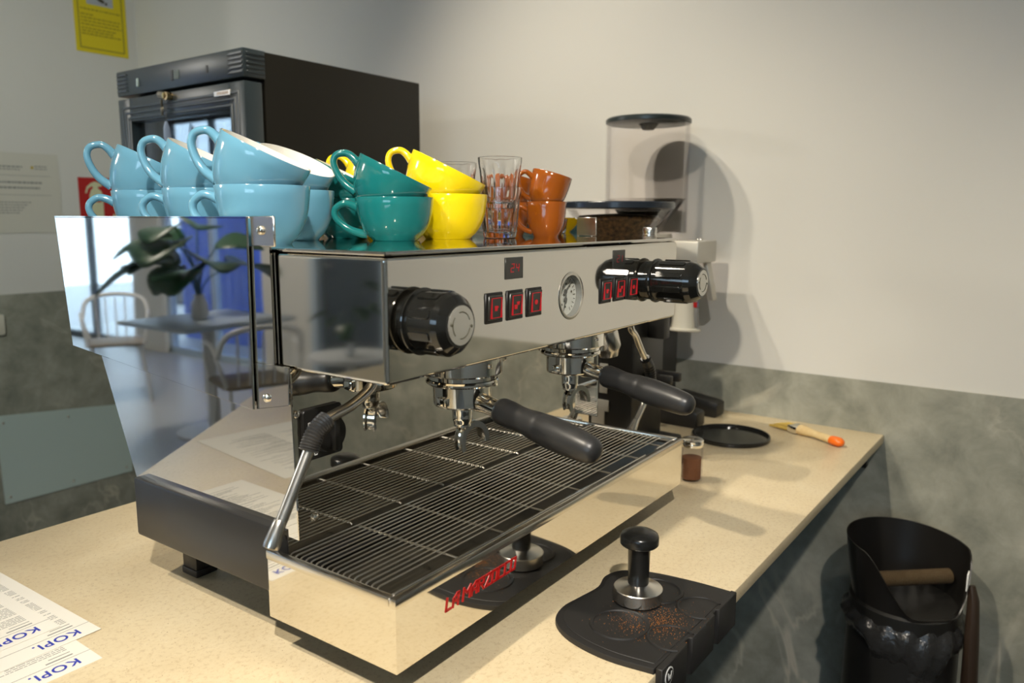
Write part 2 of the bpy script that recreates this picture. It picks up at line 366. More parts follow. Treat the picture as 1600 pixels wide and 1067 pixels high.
# rocker buttons with lit icons
for k, x0 in enumerate((.1755, .2175, .2595, .4455, .4875, .5295)):
    b = P(Geo().prism([(FY+.002, .3935), (FY-.0018, .3935), (FY-.0018, .4295), (FY+.002, .4295)], 'x', x0, x0+.0335, .001, 1), 'button', BLACKP)
    P(Geo().prism([(FY-.001, .3965), (FY-.0026, .3965), (FY-.0048, .4265), (FY-.001, .4265)], 'x', x0+.003, x0+.0305, .001, 1), 'rocker', SCREEN, b)
    g = Geo(); y0, y1, z0, z1, a, c = 0, 0, .3995, .4235, x0+.0075, x0+.0275
    def yy(z): return FY-.0026-(z-.3965)/.03*.0022-.0001
    for (u0, u1, w0, w1) in ((a, c, z0, z0+.0008), (a, c, z1-.0008, z1), (a, a+.0008, z0, z1), (c-.0008, c, z0, z1)):
        g.prism([(u0, w0), (u1, w0), (u1, w1), (u0, w1)], 'y', yy((w0+w1)/2)-.0003-.0011*(w1-w0 > .01), yy((w0+w1)/2)+.0014)
    mx, mz = (a+c)/2, .4110
    def icon(poly): g.prism(poly, 'y', yy(mz)-.0006, yy(mz)+.001)
    if k % 3 == 0:
        icon([(mx-.0035, mz+.003), (mx-.0026, mz-.003), (mx+.0016, mz-.003), (mx+.0025, mz+.003)])
        icon([(mx+.003, mz+.0025), (mx+.0045, mz+.0015), (mx+.003, mz+.0003)])
    elif k % 3 == 1:
        icon([(mx-.0055, mz+.001), (mx-.0045, mz-.0045), (mx, mz-.0045), (mx+.001, mz+.001)])
        icon([(mx-.001, mz+.0045), (mx, mz+.0018), (mx+.004, mz), (mx+.006, mz+.0045)])
    else:
        icon(arc((mx, mz+.0005), .0032, 0, 330, 11))
    P(g, 'lit_icon', LED if k < 3 else LED, b, smooth=False)
# pressure gauge, set into a round hole in the front
gx, gz = .368, .4118
def cut(o, g):
    c = g.build('cutter', MIRROR); c.parent = o.parent
    bpy.context.view_layer.update()
    md = o.modifiers.new('hole', 'BOOLEAN'); md.operation = 'DIFFERENCE'; md.object = c; md.solver = 'EXACT'
    bpy.context.view_layer.update()
    me = bpy.data.meshes.new_from_object(o.evaluated_get(bpy.context.evaluated_depsgraph_get()))
    me.polygons.foreach_set('use_smooth', [False]*len(me.polygons)); o.modifiers.clear(); o.data = me; bpy.data.objects.remove(c)
cut(fh, Geo().cyl((gx, FY-.01, gz), (gx, FY+.0098, gz), .0280, n=64))
rot = M4.Translation((gx, FY, gz)) @ M4.Rotation(R(90), 4, 'X')
ga = P(Geo().lathe([(.0278, .0008), (.0315, .0010), (.0325, .0004), (.0325, .0001), (.0278, .0001)], 56, rot, close=True), 'gauge', STEEL)
P(Geo().lathe([(.0277, -.0092), (0, -.0092)], 48, rot), 'dial', GAUGE, ga)
P(Geo().lathe([(.02795, .0001), (.0279, -.0095)], 48, rot), 'gauge_sleeve', mat('grey_sleeve', (.26, .26, .24), .5), ga)
g = Geo()
for i in range(24):
    if i in (11, 12, 13): continue
    a = R(i*15); r0 = .0215 if i % 2 else .0195
    g.tube([(gx+sin(a)*r0, FY+.0088, gz+cos(a)*r0), (gx+sin(a)*.0245, FY+.0088, gz+cos(a)*.0245)], .0004, 4)
for i in range(10):
    a = R(-70+i*36)
    if i in (5, 6): continue
    g.box(gx+sin(a)*.0155-.0009, gx+sin(a)*.0155+.0009, FY+.0084, FY+.0092, gz+cos(a)*.0155-.0014, gz+cos(a)*.0155+.0014)
P(g, 'scale_marks', INK, ga, smooth=False)
for dz, a, L in ((.0055, 50, .022), (-.0055, 195, .021)):
    a = R(a); c = V((gx-.003, FY+.0072, gz+dz))
    P(Geo().cyl(c+V((0, .0008, 0)), c-V((0, .0008, 0)), .0034, n=16).tube([c-V((sin(a), 0, cos(a)))*.006, c+V((sin(a), 0, cos(a)))*L], [.0012, .0004], 6), 'needle', mat('gauge_needle', (.12, .12, .11), .4), ga)
P(Geo().lathe([(0, -.0006), (.0277, -.0006)], 40, rot), 'gauge_glass', GGLASS, ga)
# steam knobs
def knob(x, z, yend):
    L = FY-yend
    def T(prof): return Geo().lathe(prof, 48, M4.Translation((x, FY, z)) @ M4.Rotation(R(90), 4, 'X'))
    k = P(T([(0, 0), (.0310, 0), (.0310, L*.10), (.0345, L*.11), (.0352, L*.135), (.0345, L*.16), (.0318, L*.17), (.0325, L*.78), (.0300, L*.88), (.0238, L*.985), (.0228, L), (.0195, L), (0, L)]), 'knob', GLOSSB, ang=16)
    for i in range(9):
        a = R(i*40+12)
        rib = Geo().prism(rrect(.0095, L*.48, .003), 'z', -.0015, .0020, .0006, 1)
        rib.xf(M4.Translation((x, FY-L*.50, z)) @ M4.Rotation(a, 4, 'Y') @ M4.Translation((0, 0, .0318)))
        P(rib, 'grip_rib', GLOSSB, k)
    cp = P(Geo().cyl((x, yend-.0012, z), (x, yend+.002, z), .0200, n=40), 'knob_cap', mat('knob_cap_print', (.62, .60, .54), .18, .75), k)
    g = Geo()
    for a0 in (20, 140, 260):
        g.tube([(x+.0135*cos(R(a)), yend-.0013, z+.0135*sin(R(a))) for a in range(a0, a0+85, 12)], .0006, 4)
    g.sphere((x+.0155, yend-.001, z-.002), .0016).sphere((x-.0155, yend-.001, z+.002), .0016)
    P(g, 'cap_marks', INK, cp)
knob(.062, .410, -.037); knob(.612, .4175, -.068)
# group heads
for gxx, nm in ((.235, 0), (.505, 1)):
    gh = P(Geo().lathe([(0, .36), (.050, .36), (.050, .3415), (.0525, .3405), (.0525, .3205), (.0510, .3185), (.0455, .3175), (.0455, .3125), (0, .3125)], 64, M4.Translation((gxx, .102, 0))), 'group_head', CHROME, ang=30)
    for a in (20, 140, 260):
        P(Geo().sphere((gxx+.0525*cos(R(a)), .102+.0525*sin(R(a)), .333), .0035), 'screw', STEEL, gh)
P(Geo().tube([(.652, .128, .349), (.655, .124, .322), (.655, .124, .320), (.660, .119, .292), (.661, .118, .286), (.662, .117, .276)], [.017, .017, .0235, .0235, .019, .016], 28), 'water_outlet', STEEL)
# main switch on the backsplash
sw = P(Geo().prism([(.070+u, .263+w) for u, w in rrect(.060, .062, .005)], 'y', .181, .1866, .001, 1), 'power_switch', BLACKP)
P(Geo().cyl((.072, .182, .262), (.072, .168, .262), .0235, .0215, 32).box(.068, .076, .158, .169, .243, .281, .002), 'switch_dial', BLACKP, sw)
g = Geo()
for a in (55, 150, 235, 330):
    x, z = .072+.0262*cos(R(a)), .262+.0262*sin(R(a)); g.box(x-.0022, x+.0022, .1802, .181, z-.0032, z-.0024).box(x-.0022, x+.0022, .1802, .181, z+.0024, z+.0032).box(x-.0022, x-.0014, .1802, .181, z-.003, z+.003).box(x+.0014, x+.0022, .1802, .181, z-.003, z+.003)
P(g, 'switch_print', TAG, sw, smooth=False)
# steam wands
def wand(pts, grip, tip, nm):
    p = smoothpath(pts, 6); wn = P(Geo().tube(p, .0062, 14), 'steam_wand', STEEL)
    gp = smoothpath(grip, 7); rr = [.0100+.0012*(i % 2) for i in range(len(gp))]
    rr[0] = rr[-1] = .0085
    P(Geo().tube(gp, rr, 16), 'rubber_grip', HANDLE, wn)
    a, b = V(tip[0]), V(tip[1]); d = (b-a)
    P(Geo().tube([a, a+d*.12, a+d*.2, a+d*.8, a+d*.95, b], [.0063, .0072, .0074, .0092, .0085, .003], 16), 'steam_tip', STEEL, wn)
    P(Geo().sphere(pts[0], .013).cyl(V(pts[0]), V(pts[0])+V((0, 0, .02)), .013), 'ball_joint', CHROME, wn)
wand([(.098, .12, .343), (.090, .12, .322), (.058, .12, .306), (.025, .12, .298), (.006, .12, .286), (-.004, .12, .268), (-.032, .12, .220), (-.054, .12, .184)],
     [(.024, .12, .2975), (.014, .12, .2925), (.006, .12, .2855), (.000, .12, .2765), (-.004, .12, .268)], ((-.044, .12, .2035), (-.0585, .12, .1765)), 0)
wand([(.745, .12, .345), (.750, .12, .315), (.770, .12, .298), (.798, .12, .265), (.832, .12, .228), (.842, .12, .197), (.815, .12, .162), (.764, .12, .118)],
     [(.812, .12, .251), (.830, .12, .232), (.8405, .12, .213), (.8405, .12, .195), (.834, .12, .184)], ((.783, .12, .1345), (.760, .12, .115)), 1)
# drip tray: thin-walled mirror box with folded rim
dt = P(Geo().box(0, MW, 0, .0025, .05, .1275), 'drip_tray', FRONT)
P(Geo().box(0, .0025, .0025, .205, .05, .1275), 'tray_side', FRONT, dt)
P(Geo().box(MW-.0025, MW, .0025, .205, .05, .1275), 'tray_side', FRONT, dt)
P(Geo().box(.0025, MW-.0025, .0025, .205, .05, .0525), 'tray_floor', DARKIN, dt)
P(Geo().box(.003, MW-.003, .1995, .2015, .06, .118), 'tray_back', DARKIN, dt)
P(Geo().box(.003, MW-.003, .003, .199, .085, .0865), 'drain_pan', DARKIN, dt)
g = Geo()
for a, b in (((-.002, -.002, 0), (MW+.002, .0085, 0)), ((-.002, .0085, 0), (.0075, .206, 0)), ((MW-.0075, .0085, 0), (MW+.002, .206, 0))):
    g.box(a[0], b[0], a[1], b[1], .1215, .1335, .0026, 2)
P(g, 'tray_rim', STEEL, dt)
# lettering on the tray front, slanted block strokes
LET = {'L': [[(0, 4), (0, 0), (2, 0)]], 'A': [[(0, 0), (0, 2.6), (1.4, 4), (2.2, 4), (2.2, 0)], [(0, 1.6), (2.2, 1.6)]], 'M': [[(0, 0), (0, 4), (1.5, 2), (3, 4), (3, 0)]],
       'R': [[(0, 0), (0, 4), (2.2, 4), (2.2, 2), (0, 2)], [(.9, 2), (2.3, 0)]], 'Z': [[(0, 4), (2.2, 4), (0, 0), (2.2, 0)]], 'O': [[(0, 0), (0, 4), (2.2, 4), (2.2, 0), (0, 0)]],
       'C': [[(2.2, 4), (0, 4), (0, 0), (2.2, 0)]]}
def strokes(g, word, x, z, h, y, lw, shear=.16, gap=1.05, sx=1.0):
    u = h/4
    for ch in word:
        if ch == ' ': x += 1.2*u*sx; continue
        wmax = 0
        for pl in LET[ch]:
            for (a, b), (c, d) in zip(pl, pl[1:]):
                p0 = V((x+a*u*sx+b*u*shear, 0, z+b*u)); p1 = V((x+c*u*sx+d*u*shear, 0, z+d*u)); dd = (p1-p0).normalized(); n = V((-dd.z, 0, dd.x))*lw/2; e = dd*lw/2
                g.prism([((p0-e+n).x, (p0-e+n).z), ((p1+e+n).x, (p1+e+n).z), ((p1+e-n).x, (p1+e-n).z), ((p0-e-n).x, (p0-e-n).z)], 'y', y-.0008, y+.0002)
                wmax = max(wmax, a, c)
        x += (wmax+gap)*u*sx
    return x
g = Geo(); strokes(g, 'LA MARZOCCO', .0785, .0865, .0135, 0, .0026, .2, .95, 1.20)
P(g, 'lettering', REDLET, dt, smooth=False)
# drip grate: every wire a piece
gr = P(Geo().tube([(.0105, .013, .1272), (.0105, .178, .1272)], .0017, 8).tube([(MW-.0105, .013, .1272), (MW-.0105, .178, .1272)], .0017, 8), 'drip_grate', WIRE)
P(Geo().tube([(.0105, .0140, .1290), (.0125, .0130, .1305), (.60, .0130, .1305), (.602, .0145, .1285)], .0019, 8).tube([(.640, .0145, .1285), (.642, .0130, .1305), (MW-.0125, .0130, .1305), (MW-.0105, .0140, .1290)], .0019, 8), 'front_wire', STEEL, gr)
wm = None; NW = 17
for i in range(NW):
    y = .0365+i*(.1765-.0365)/(NW-1)
    if wm is None:
        o = P(Geo().tube([(.0105, 0, -.0016), (.0125, 0, .0004), (.015, 0, .0012), (MW-.015, 0, .0012), (MW-.0125, 0, .0004), (MW-.0105, 0, -.0016)], .0011, 6), 'wire', WIRE, gr); wm = o.data
    else: o = link('wire', wm, gr, smooth=False)
    o.location = (0, y, .1300)
for x in (.120, .210, .300, .3975, .490, .583, .668):
    P(Geo().tube([(x, .0125, .1262), (x, .0145, .1283), (x, .018, .1287), (x, .18, .1287), (x, .183, .1275)], .0016, 6), 'cross_wire', WIRE, gr)

# ------------------------------------------------------------------ portafilters
mrot = M4.Rotation(R(.822923), 4, 'Z')
def portafilter(lx, label):
    loc = mrot @ V((lx, .102, 0)); t = thing('portafilter', label, 'portafilter', (loc.x, loc.y, Z0+.2855), R(.822923), 'portafilters locked in the group heads')
    b = Geo().lathe([(0, .0265), (.041, .0265), (.0462, .0262), (.0475, .0240), (.0475, .0215), (.0455, .0195), (.0385, .0190), (.0380, .0180), (.0376, -.0070), (.0368, -.0085), (.0355, -.0092), (.024, -.0125), (.015, -.0140), (0, -.0140)], 64).build('basket_body', CHROME, t, ang=18)
    Geo().box(-.043, -.0365, -.008, .008, -.006, .006, .002).build('bayonet_lug', CHROME, b); Geo().box(.0365, .043, -.008, .008, -.006, .006, .002).build('bayonet_lug', CHROME, b)
    dirn = V((-.023, -.211, -.0345)).normalized()
    o = V((0, 0, .004))
    nk = Geo().tube([o+dirn*d for d in (.030, .038, .045, .062, .075)], [.0145, .0125, .0115, .0115, .0115], 20).build('neck', CHROME, t)
    prof = [(.066, .0120), (.067, .0155), (.072, .0172), (.085, .0170), (.098, .0158), (.112, .0160), (.124, .0178), (.131, .0184), (.133, .0178), (.136, .0188), (.150, .0196), (.170, .0194), (.190, .0182), (.205, .0168), (.213, .0148), (.218, .0110), (.220, .0050)]
    Geo().tube([o+dirn*d for d, r in prof], [r for d, r in prof], 28).build('handle', HANDLE, t, ang=60)
    sp = Geo().tube(smoothpath([(0, 0, -.010), (0, 0, -.022), (0, 0, -.034), (.0, 0, -.040)], 3), [.0135]*3+[.0130]*3+[.0115]*3+[.0085], 20).build('spout_stem', CHROME, t)
    # double spout: an open channel arching to both sides
    g = Geo(); n = 20; bm = g.bm; ax = V((.96, -.28, 0)).normalized(); nn = V((-ax.y, ax.x, 0)); rows = []
    for i in range(n+1):
        a = R(208-212*i/n); c = ax*.0150+V((0, 0, -.0605)); wd = .0088
        def q(r, w): return c+ax*(r*cos(a))+V((0, 0, 1))*(r*sin(a)*1.22)+nn*w
        rows.append([bm.verts.new(q(r, w)) for r, w in ((.0225, -wd), (.0160, -wd), (.0152, -wd*.8), (.0152, wd*.8), (.0160, wd), (.0225, wd), (.0225, wd*.72), (.0188, wd*.62), (.0188, -wd*.62), (.0225, -wd*.72))])
    for a, b2 in zip(rows, rows[1:]):
        for k in range(10): g.face((a[k], a[(k+1) % 10], b2[(k+1) % 10], b2[k]))
    g.face(rows[0]); g.face(rows[-1][::-1])
    bmesh.ops.recalc_face_normals(bm, faces=bm.faces)
    g.build('double_spout', CHROME, t, ang=40)
    return t
portafilter(.235, 'black-handled chrome portafilter in the left group, nearest the camera')
portafilter(.505, 'black-handled chrome portafilter in the right group, by the grinder')

# ------------------------------------------------------------------ cups stacked on the machine
ZT = Z0+.4825
def w2(lx, ly, z=0): v = mrot @ V((lx, ly, 0)); return V((v.x, v.y, z))
OUT = [(.0, .012), (.48, .012), (.51, 0), (.565, .0), (.58, .015), (.60, .045), (.70, .12), (.81, .26), (.895, .43), (.95, .62), (.98, .82), (1.0, 1.0)]
OUTE = [(.0, .012), (.50, .012), (.53, 0), (.60, .0), (.615, .02), (.63, .05), (.76, .15), (.86, .30), (.925, .47), (.965, .66), (.985, .84), (1.0, 1.0)]
cupmesh = {}
def cup_parts(key, Rr, H, glaze, esp=False):
    if key in cupmesh: return cupmesh[key]
    pr = OUTE if esp else OUT; th = .0034
    out = [(r*Rr, z*H) for r, z in pr]
    rim = [(Rr-.0006, H+.0008), (Rr-th*.6, H+.0008)]
    inn = [(max(r*Rr-th, .001), max(z*H, .06*H)+(.0 if z > .2 else .002)) for r, z in pr[::-1] if r >= .5]
    prof = out+rim+inn[1:]+[(0, .075*H)]
    mi = [0]*(len(out)-1)+[0, 1]+[1]*(len(inn)+1)
    g = Geo(); g.lathe(prof, 56, mi=mi[:len(prof)-1])
    bowl = g.build('bowl', [glaze, C_WHITE], ang=50); bm_ = bowl.data; bpy.data.objects.remove(bowl)
    # handle: ear-shaped loop in the xz plane towards +x
    hw = .033 if not esp else .0225
    x0 = Rr*.955; pts = [(x0-.005, 0, H*.73), (x0+hw*.25, 0, H*.835), (x0+hw*.62, 0, H*.855), (x0+hw*.95, 0, H*.72), (x0+hw*.92, 0, H*.53), (x0+hw*.55, 0, H*.33), (x0+hw*.08, 0, H*.20), (Rr*.70, 0, H*.15)]
    pth = smoothpath(pts, 5); k = len(pth); rad = [.0066-.0018*sin(pi*i/(k-1)) for i in range(k)]
    if esp: rad = [r*.78 for r in rad]
    hd = Geo().tube(pth, rad, 14, flat=1.25).build('handle', glaze); hm = hd.data; bpy.data.objects.remove(hd)
    cupmesh[key] = (bm_, hm); return cupmesh[key]
AZ = R(128)
def cup(name, label, key, Rr, H, glaze, loc, az, tilt=0, group=None, esp=False):
    bm_, hm = cup_parts(key, Rr, H, glaze, esp)
    t = thing(name, label, 'cup', loc, 0, group)
    t.rotation_euler = (M4.Rotation(az, 4, 'Z') @ M4.Rotation(R(tilt), 4, 'Y')).to_euler()
    link('bowl', bm_, t, smooth=False); link('handle', hm, t, smooth=False)
    return t
def stack(color, key, Rr, H, glaze, lx, ly, lab_lo, lab_up, tilt=26, esp=False, az=None, grp=None):
    a = AZ if az is None else R(az)
    p = w2(lx, ly, ZT)
    cup('cup', lab_lo, key, Rr, H, glaze, p, a, 0, grp, esp)
    hd = V((cos(a), sin(a), 0))
    if not esp: q = p+hd*(Rr*.42)+V((0, 0, H*.715))
    else: q = p+hd*(Rr*.15)+V((0, 0, H*.83))
    cup('cup', lab_up, key, Rr, H, glaze, q, a, -tilt, grp, esp)
GB, GT, GY, GE = 'light blue cups on the machine', 'teal cups on the machine', 'yellow cups on the machine', 'brown espresso cups on the machine'
stack('blue', 'b', .0560, .0690, C_BLUE, .0705, .2757, 'light blue cup, lower of the stack nearest the camera behind the steel bracket', 'light blue cup tilted atop the blue stack nearest the camera', grp=GB, az=126)
stack('blue', 'b', .0560, .0690, C_BLUE, .0987, .4329, 'light blue cup, lower of the middle of the three left-hand blue stacks', 'light blue cup tilted atop the middle of the three left-hand blue stacks', grp=GB, az=129)
stack('blue', 'b', .0560, .0690, C_BLUE, .1179, .5983, 'light blue cup, lower of the leftmost stack before the red sign', 'light blue cup tilted atop the leftmost stack, before the fridge', grp=GB, az=148)
stack('blue', 'b', .0560, .0690, C_BLUE, .2065, .3840, 'light blue cup, lower of the blue stack beside the teal cups', 'light blue cup showing its white inside, tilted beside the teal cups', grp=GB, az=104)
stack('teal', 't', .0555, .0600, C_TEAL, .2830, .2622, 'teal cup, lower of the teal stack in front', 'teal cup tilted atop the front teal stack', grp=GT, az=128)
stack('teal', 't', .0555, .0600, C_TEAL, .3230, .4010, 'teal cup, lower of the teal stack half hidden behind the blue cups', 'teal cup tilted atop the teal stack half hidden behind blue cups', grp=GT, az=128)
stack('yellow', 'y', .0620, .0670, C_YEL, .4075, .2690, 'yellow cup, lower of the front stack beside the drinking glasses', 'yellow cup tilted atop the front stack beside the drinking glasses', grp=GY, az=126)
stack('yellow', 'y', .0620, .0670, C_YEL, .4420, .4430, 'yellow cup, lower of the stack hidden behind the teal cups', 'yellow cup tilted atop the stack behind the teal cups', grp=GY, az=126)
stack('brown', 'e', .0350, .0595, C_BRN, .6143, .2209, 'brown espresso cup, lower of the right-hand front stack', 'brown espresso cup tilted atop the right-hand front stack', tilt=15, esp=True, grp=GE, az=130)
stack('brown', 'e', .0350, .0595, C_BRN, .6500, .3200, 'brown espresso cup, lower of the stack behind the drinking glass', 'brown espresso cup tilted atop the stack behind the drinking glass', tilt=15, esp=True, grp=GE, az=130)
# drinking glasses: faceted tumblers, nested in pairs
def tumbler_mesh():
    t = Geo(); bm = t.bm; n = 96; Hh = .0810
    def ring(r, z, fl): return [bm.verts.new(((r*(1-fl*(.5-.5*cos(12*2*pi*i/n))))*cos(2*pi*i/n), (r*(1-fl*(.5-.5*cos(12*2*pi*i/n))))*sin(2*pi*i/n), z)) for i in range(n)]
    rows = [ring(r, z, f) for r, z, f in ((.0245, .0, 0), (.0268, .0012, .03), (.0275, .006, .05), (.0290, .018, .055), (.0312, .040, .05), (.0330, .0585, .045), (.0340, .066, .02), (.0350, .073, 0), (.0356, .0805, 0), (.0350, .081, 0), (.0338, .0805, 0), (.0322, .066, 0), (.0300, .045, 0), (.0270, .020, 0), (.0235, .0105, 0), (.0120, .0085, 0))]
    for a, b in zip(rows, rows[1:]):
        for i in range(n): t.face((a[i], a[(i+1) % n], b[(i+1) % n], b[i]))
    t.face(rows[0][::-1]); t.face(rows[-1])
    bmesh.ops.recalc_face_normals(bm, faces=bm.faces)
    o = t.build('tumbler', GLASS, ang=50); m = o.data; bpy.data.objects.remove(o); return m
tm = tumbler_mesh()
for lx, ly, a, b in ((.4993, .2360, 'clear faceted tumbler standing by the brown cups, lower of the front pair', 'clear faceted tumbler nested on top of the front pair'),
                     (.5580, .3740, 'clear faceted tumbler, lower of the pair behind the yellow cup', 'clear faceted tumbler nested on top of the pair behind the yellow cup')):
    for z, lb in ((0, a), (.0470, b)):
        o = link('drinking_glass', tm, None, w2(lx, ly, ZT+z+.0001), (0, 0, R(9 if z else 0)), smooth=False); tag(o, lb, 'glass', 'drinking glasses on the machine')
# small steel cap on the machine's right corner
o = Geo().lathe([(0, 0), (.0115, 0), (.0120, .001), (.0120, .006), (.0112, .0068), (.0112, .009), (.0122, .0095), (.0122, .016), (.0110, .0178), (0, .0180)], 32).build('jar_lid', STEEL, None, w2(.694, .062, ZT))
tag(o, 'small ribbed steel cap on the right end of the machine top', 'cap')

# ------------------------------------------------------------------ grinder behind the machine, conical hopper
t = thing('coffee_grinder', 'coffee grinder with wide conical bean hopper right behind the machine', 'grinder', (1.0, .300, Z0))
Geo().box(-.075, .075, -.085, .12, .02, .40, .008).box(-.09, .09, -.13, .14, 0, .03, .006).build('body', BLACKP, t)
Geo().cyl((0, 0, .40), (0, 0, .44), .06, n=40).build('collar', STEEL, t)
hp = Geo().lathe([(.040, .437), (.045, .447), (.112, .531), (.118, .532), (.118, .5345), (.1105, .5335), (.0425, .448), (.0375, .437)], 64, close=True).build('hopper', ACRYL, t)
Geo().lathe([(0, .438), (.036, .438), (.041, .449), (.092, .512), (.085, .520), (.05, .523), (0, .525)], 56).build('beans', BEAN, t)
Geo().lathe([(0, .5350), (.119, .5350), (.121, .5365), (.121, .5470), (.119, .5495), (.03, .5505), (0, .5505)], 64).build('lid', mat('smoky_hopper_lid', (.015, .02, .028), .2), t)
Geo().box(-.016, .016, -.125, -.085, .26, .33, .004).build('spout', BLACKP, t)
Geo().box(-.030, -.014, -.150, -.085, .165, .185, .003).box(.014, .030, -.150, -.085, .165, .185, .003).box(-.030, .030, -.10, -.085, .165, .185, .002).build('portafilter_fork', BLACKP, t)
Geo().prism([(-.02, .05), (.012, .05), (.012, .10), (.022, .10), (.022, .125), (-.03, .125), (-.03, .10), (-.02, .10)], 'x', -.078, -.075, .001).build('side_plate', SILV, t); Geo().box(-.078, -.075, -.026, -.006, .14, .205, .001).build('side_plate', SILV, t)

# ------------------------------------------------------------------ tall grinder by the wall
t = thing('coffee_grinder', 'tall black grinder with clear cylindrical hopper, standing against the right wall', 'grinder', (1.340, .405, Z0))
Geo().box(-.072, .074, -.072, .10, .02, .372, .008).build('body', BLACKP, t)
Geo().box(-.085, .085, -.09, .11, 0, .024, .005).build('base', BLACKP, t)
for s in (-1, 1): Geo().prism([(-.085, 0), (-.196, 0), (-.202, .004), (-.202, .036), (-.196, .040), (-.085, .056)], 'x', s*.066-.026, s*.066+.026, .003, 2).build('base_arm', BLACKP, t)
hd = Geo().box(-.07, .05, -.178, .09, .406, .460, .004).build('head', SILV, t)
for dx in (-.005, .012): Geo().sphere((dx, -.150, .461), .004).build('screw', STEEL, hd)
Geo().cyl((0, 0, .460), (0, 0, .475), .07, n=48).build('collar', SILV, t)
Geo().cyl((0, 0, .372), (0, 0, .418), .05, n=40).build('neck', BLACKP, t)
sp = Geo().lathe([(.040, 0), (.043, .002), (.043, .006), (.0335, .008), (.026, .118), (.024, .118), (.0315, .006), (.040, .004)], 40, M4.Translation((.0, -.118, .228)) @ M4.Rotation(R(4), 4, 'Y'), close=True).build('spout', WHITEP, t)
Geo().box(-.006, .006, -.156, -.1455, .240, .290, .001).build('spout_window', mat('grey_window', (.2, .2, .19), .4), sp)
Geo().box(-.0065, .0, -.1535, -.144, .291, .305, .0008).build('red_mark', REDP, sp); Geo().box(.0, .0065, -.1535, -.144, .291, .305, .0008).build('blue_mark', mat('blue_mark', (.05, .16, .45), .5), sp)
Geo().prism([(-.168, .408), (-.158, .408), (-.176, .310), (-.190, .310)], 'x', .010, .040, .002).build('lever', SILV, t)
Geo().lathe([(.1065, .478), (.1065, .752), (.1040, .752), (.1040, .480)], 72, close=True).build('hopper', ACRYL, t)
Geo().lathe([(.036, .476), (.098, .560), (.1025, .562), (.1025, .564), (.0965, .5625), (.034, .476)], 56).build('hopper_funnel', ACRYL, t)
ld = Geo().lathe([(0, .7525), (.106, .7525), (.1085, .7540), (.1085, .7620), (.1045, .7660), (0, .7680)], 72).build('lid', mat('dark_hopper_lid', (.02, .028, .028), .3), t)
Geo().lathe([(.0265, .7525), (.014, .738), (0, .737)], 40).build('lid_cone', mat('smoky_cone', (.10, .10, .09), .2), ld)

# ------------------------------------------------------------------ things on the right part of the worktop
o = Geo().lathe([(0, .0), (.0880, .0), (.0905, .0015), (.0905, .0085), (.0890, .0100), (.0865, .0100), (.0855, .0035), (0, .0030)], 72).build('round_lid', mat('black_disc', (.012, .012, .011), .12), None, (1.230, .1080, Z0))
tag(o, 'round black rimmed lid lying flat on the worktop before the grinder', 'lid')
bt = thing('pastry_brush', 'wooden brush with an orange-dipped handle end on the worktop', 'brush', (1.345, -.043, Z0), R(-90-28))
Geo().tube(smoothpath([(-.030, 0, .012), (-.005, 0, .0122), (.03, 0, .012), (.065, 0, .011)], 4), [.0125, .0125, .012, .0115, .0105, .0095, .0088, .0085, .0085, .0088, .009, .0092, .0094], 16, flat=1.2).build('brush_handle', WOOD, bt)
Geo().tube([(.064, 0, .011), (.075, 0, .0112), (.086, 0, .0112), (.094, 0, .0110), (.097, 0, .011)], [.0098, .0108, .0105, .007, .002], 16, flat=1.25).build('dipped_end', ORANGE, bt)
Geo().box(-.056, -.028, -.018, .018, .0035, .020, .002).build('ferrule', CHROME, bt)
g = Geo()
for i in range(70):
    y = random.uniform(-.0165, .0165); z = random.uniform(.006, .017)
    g.tube([(-.054, y, z), (-.085, y*1.12, z*.8+.001), (-.110+random.uniform(-.006, .006), y*1.25, max(.0012, z*.45))], [.0009, .0009, .0005], 4)
b = g.build('bristles', BRIST, bt); b['kind'] = 'stuff'
t = thing('cocoa_shaker', 'small glass shaker of brown powder with steel lid beside the tray', 'shaker', (.8870, .0605, Z0))
Geo().lathe([(0, .0), (.0205, 0), (.0222, .0015), (.0222, .072), (.0205, .0755), (.0205, .0765), (.0185, .0765), (.0188, .073), (.0200, .071), (.0200, .006), (0, .005)], 12).build('jar', PANE if False else ACRYL, t, ang=20)
Geo().lathe([(0, .0055), (.0185, .0055), (.0192, .007), (.0192, .048), (.012, .050), (0, .0485)], 24).build('powder', COCOA, t)
Geo().lathe([(.0200, .071), (.0218, .071), (.0222, .072), (.0222, .0765), (.0212, .0775), (.0222, .0785), (.0222, .083), (.0205, .085), (0, .0862)], 40).build('lid', CHROME, t)

# ------------------------------------------------------------------ tamping mat and tamper
t = thing('tamping_mat', 'black rubber corner mat with round recesses hanging over the worktop edge', 'mat', (.35, -.10, Z0))
outl = smoothpath([(.2310, -.1790, 0), (.2240, -.120, 0), (.2330, -.065, 0), (.256, -.0290, 0), (.290, -.0175, 0), (.327, -.0215, 0), (.368, -.0265, 0), (.402, -.0185, 0), (.433, -.0290, 0), (.454, -.066, 0), (.464, -.128, 0), (.4660, -.1870, 0)], 5)
poly = [(p.x-.35, p.y+.10) for p in outl]
g = Geo(); g.prism(poly, 'z', .0, .0080, .0012, 2)
g.prism([(x*.93+.0, (y+.03)*.93-.03) for x, y in poly], 'z', .0078, .0092, .0006, 1)
g.build('mat_body', RUBBER, t)
lip = Geo()
x0, x1 = .2315-.35, .466-.35
lip.prism([(x0, -.0807), (x1, -.0807), (x1, -.0890), (.404-.35, -.0890), (.402-.35, -.0840), (.392-.35, -.0830), (.388-.35, -.0890), (.318-.35, -.0890), (.316-.35, -.0840), (.306-.35, -.0830), (.302-.35, -.0890), (x0, -.0890)], 'z', -.040, .0092, .001, 1)
lip.build('front_lip', RUBBER, t)
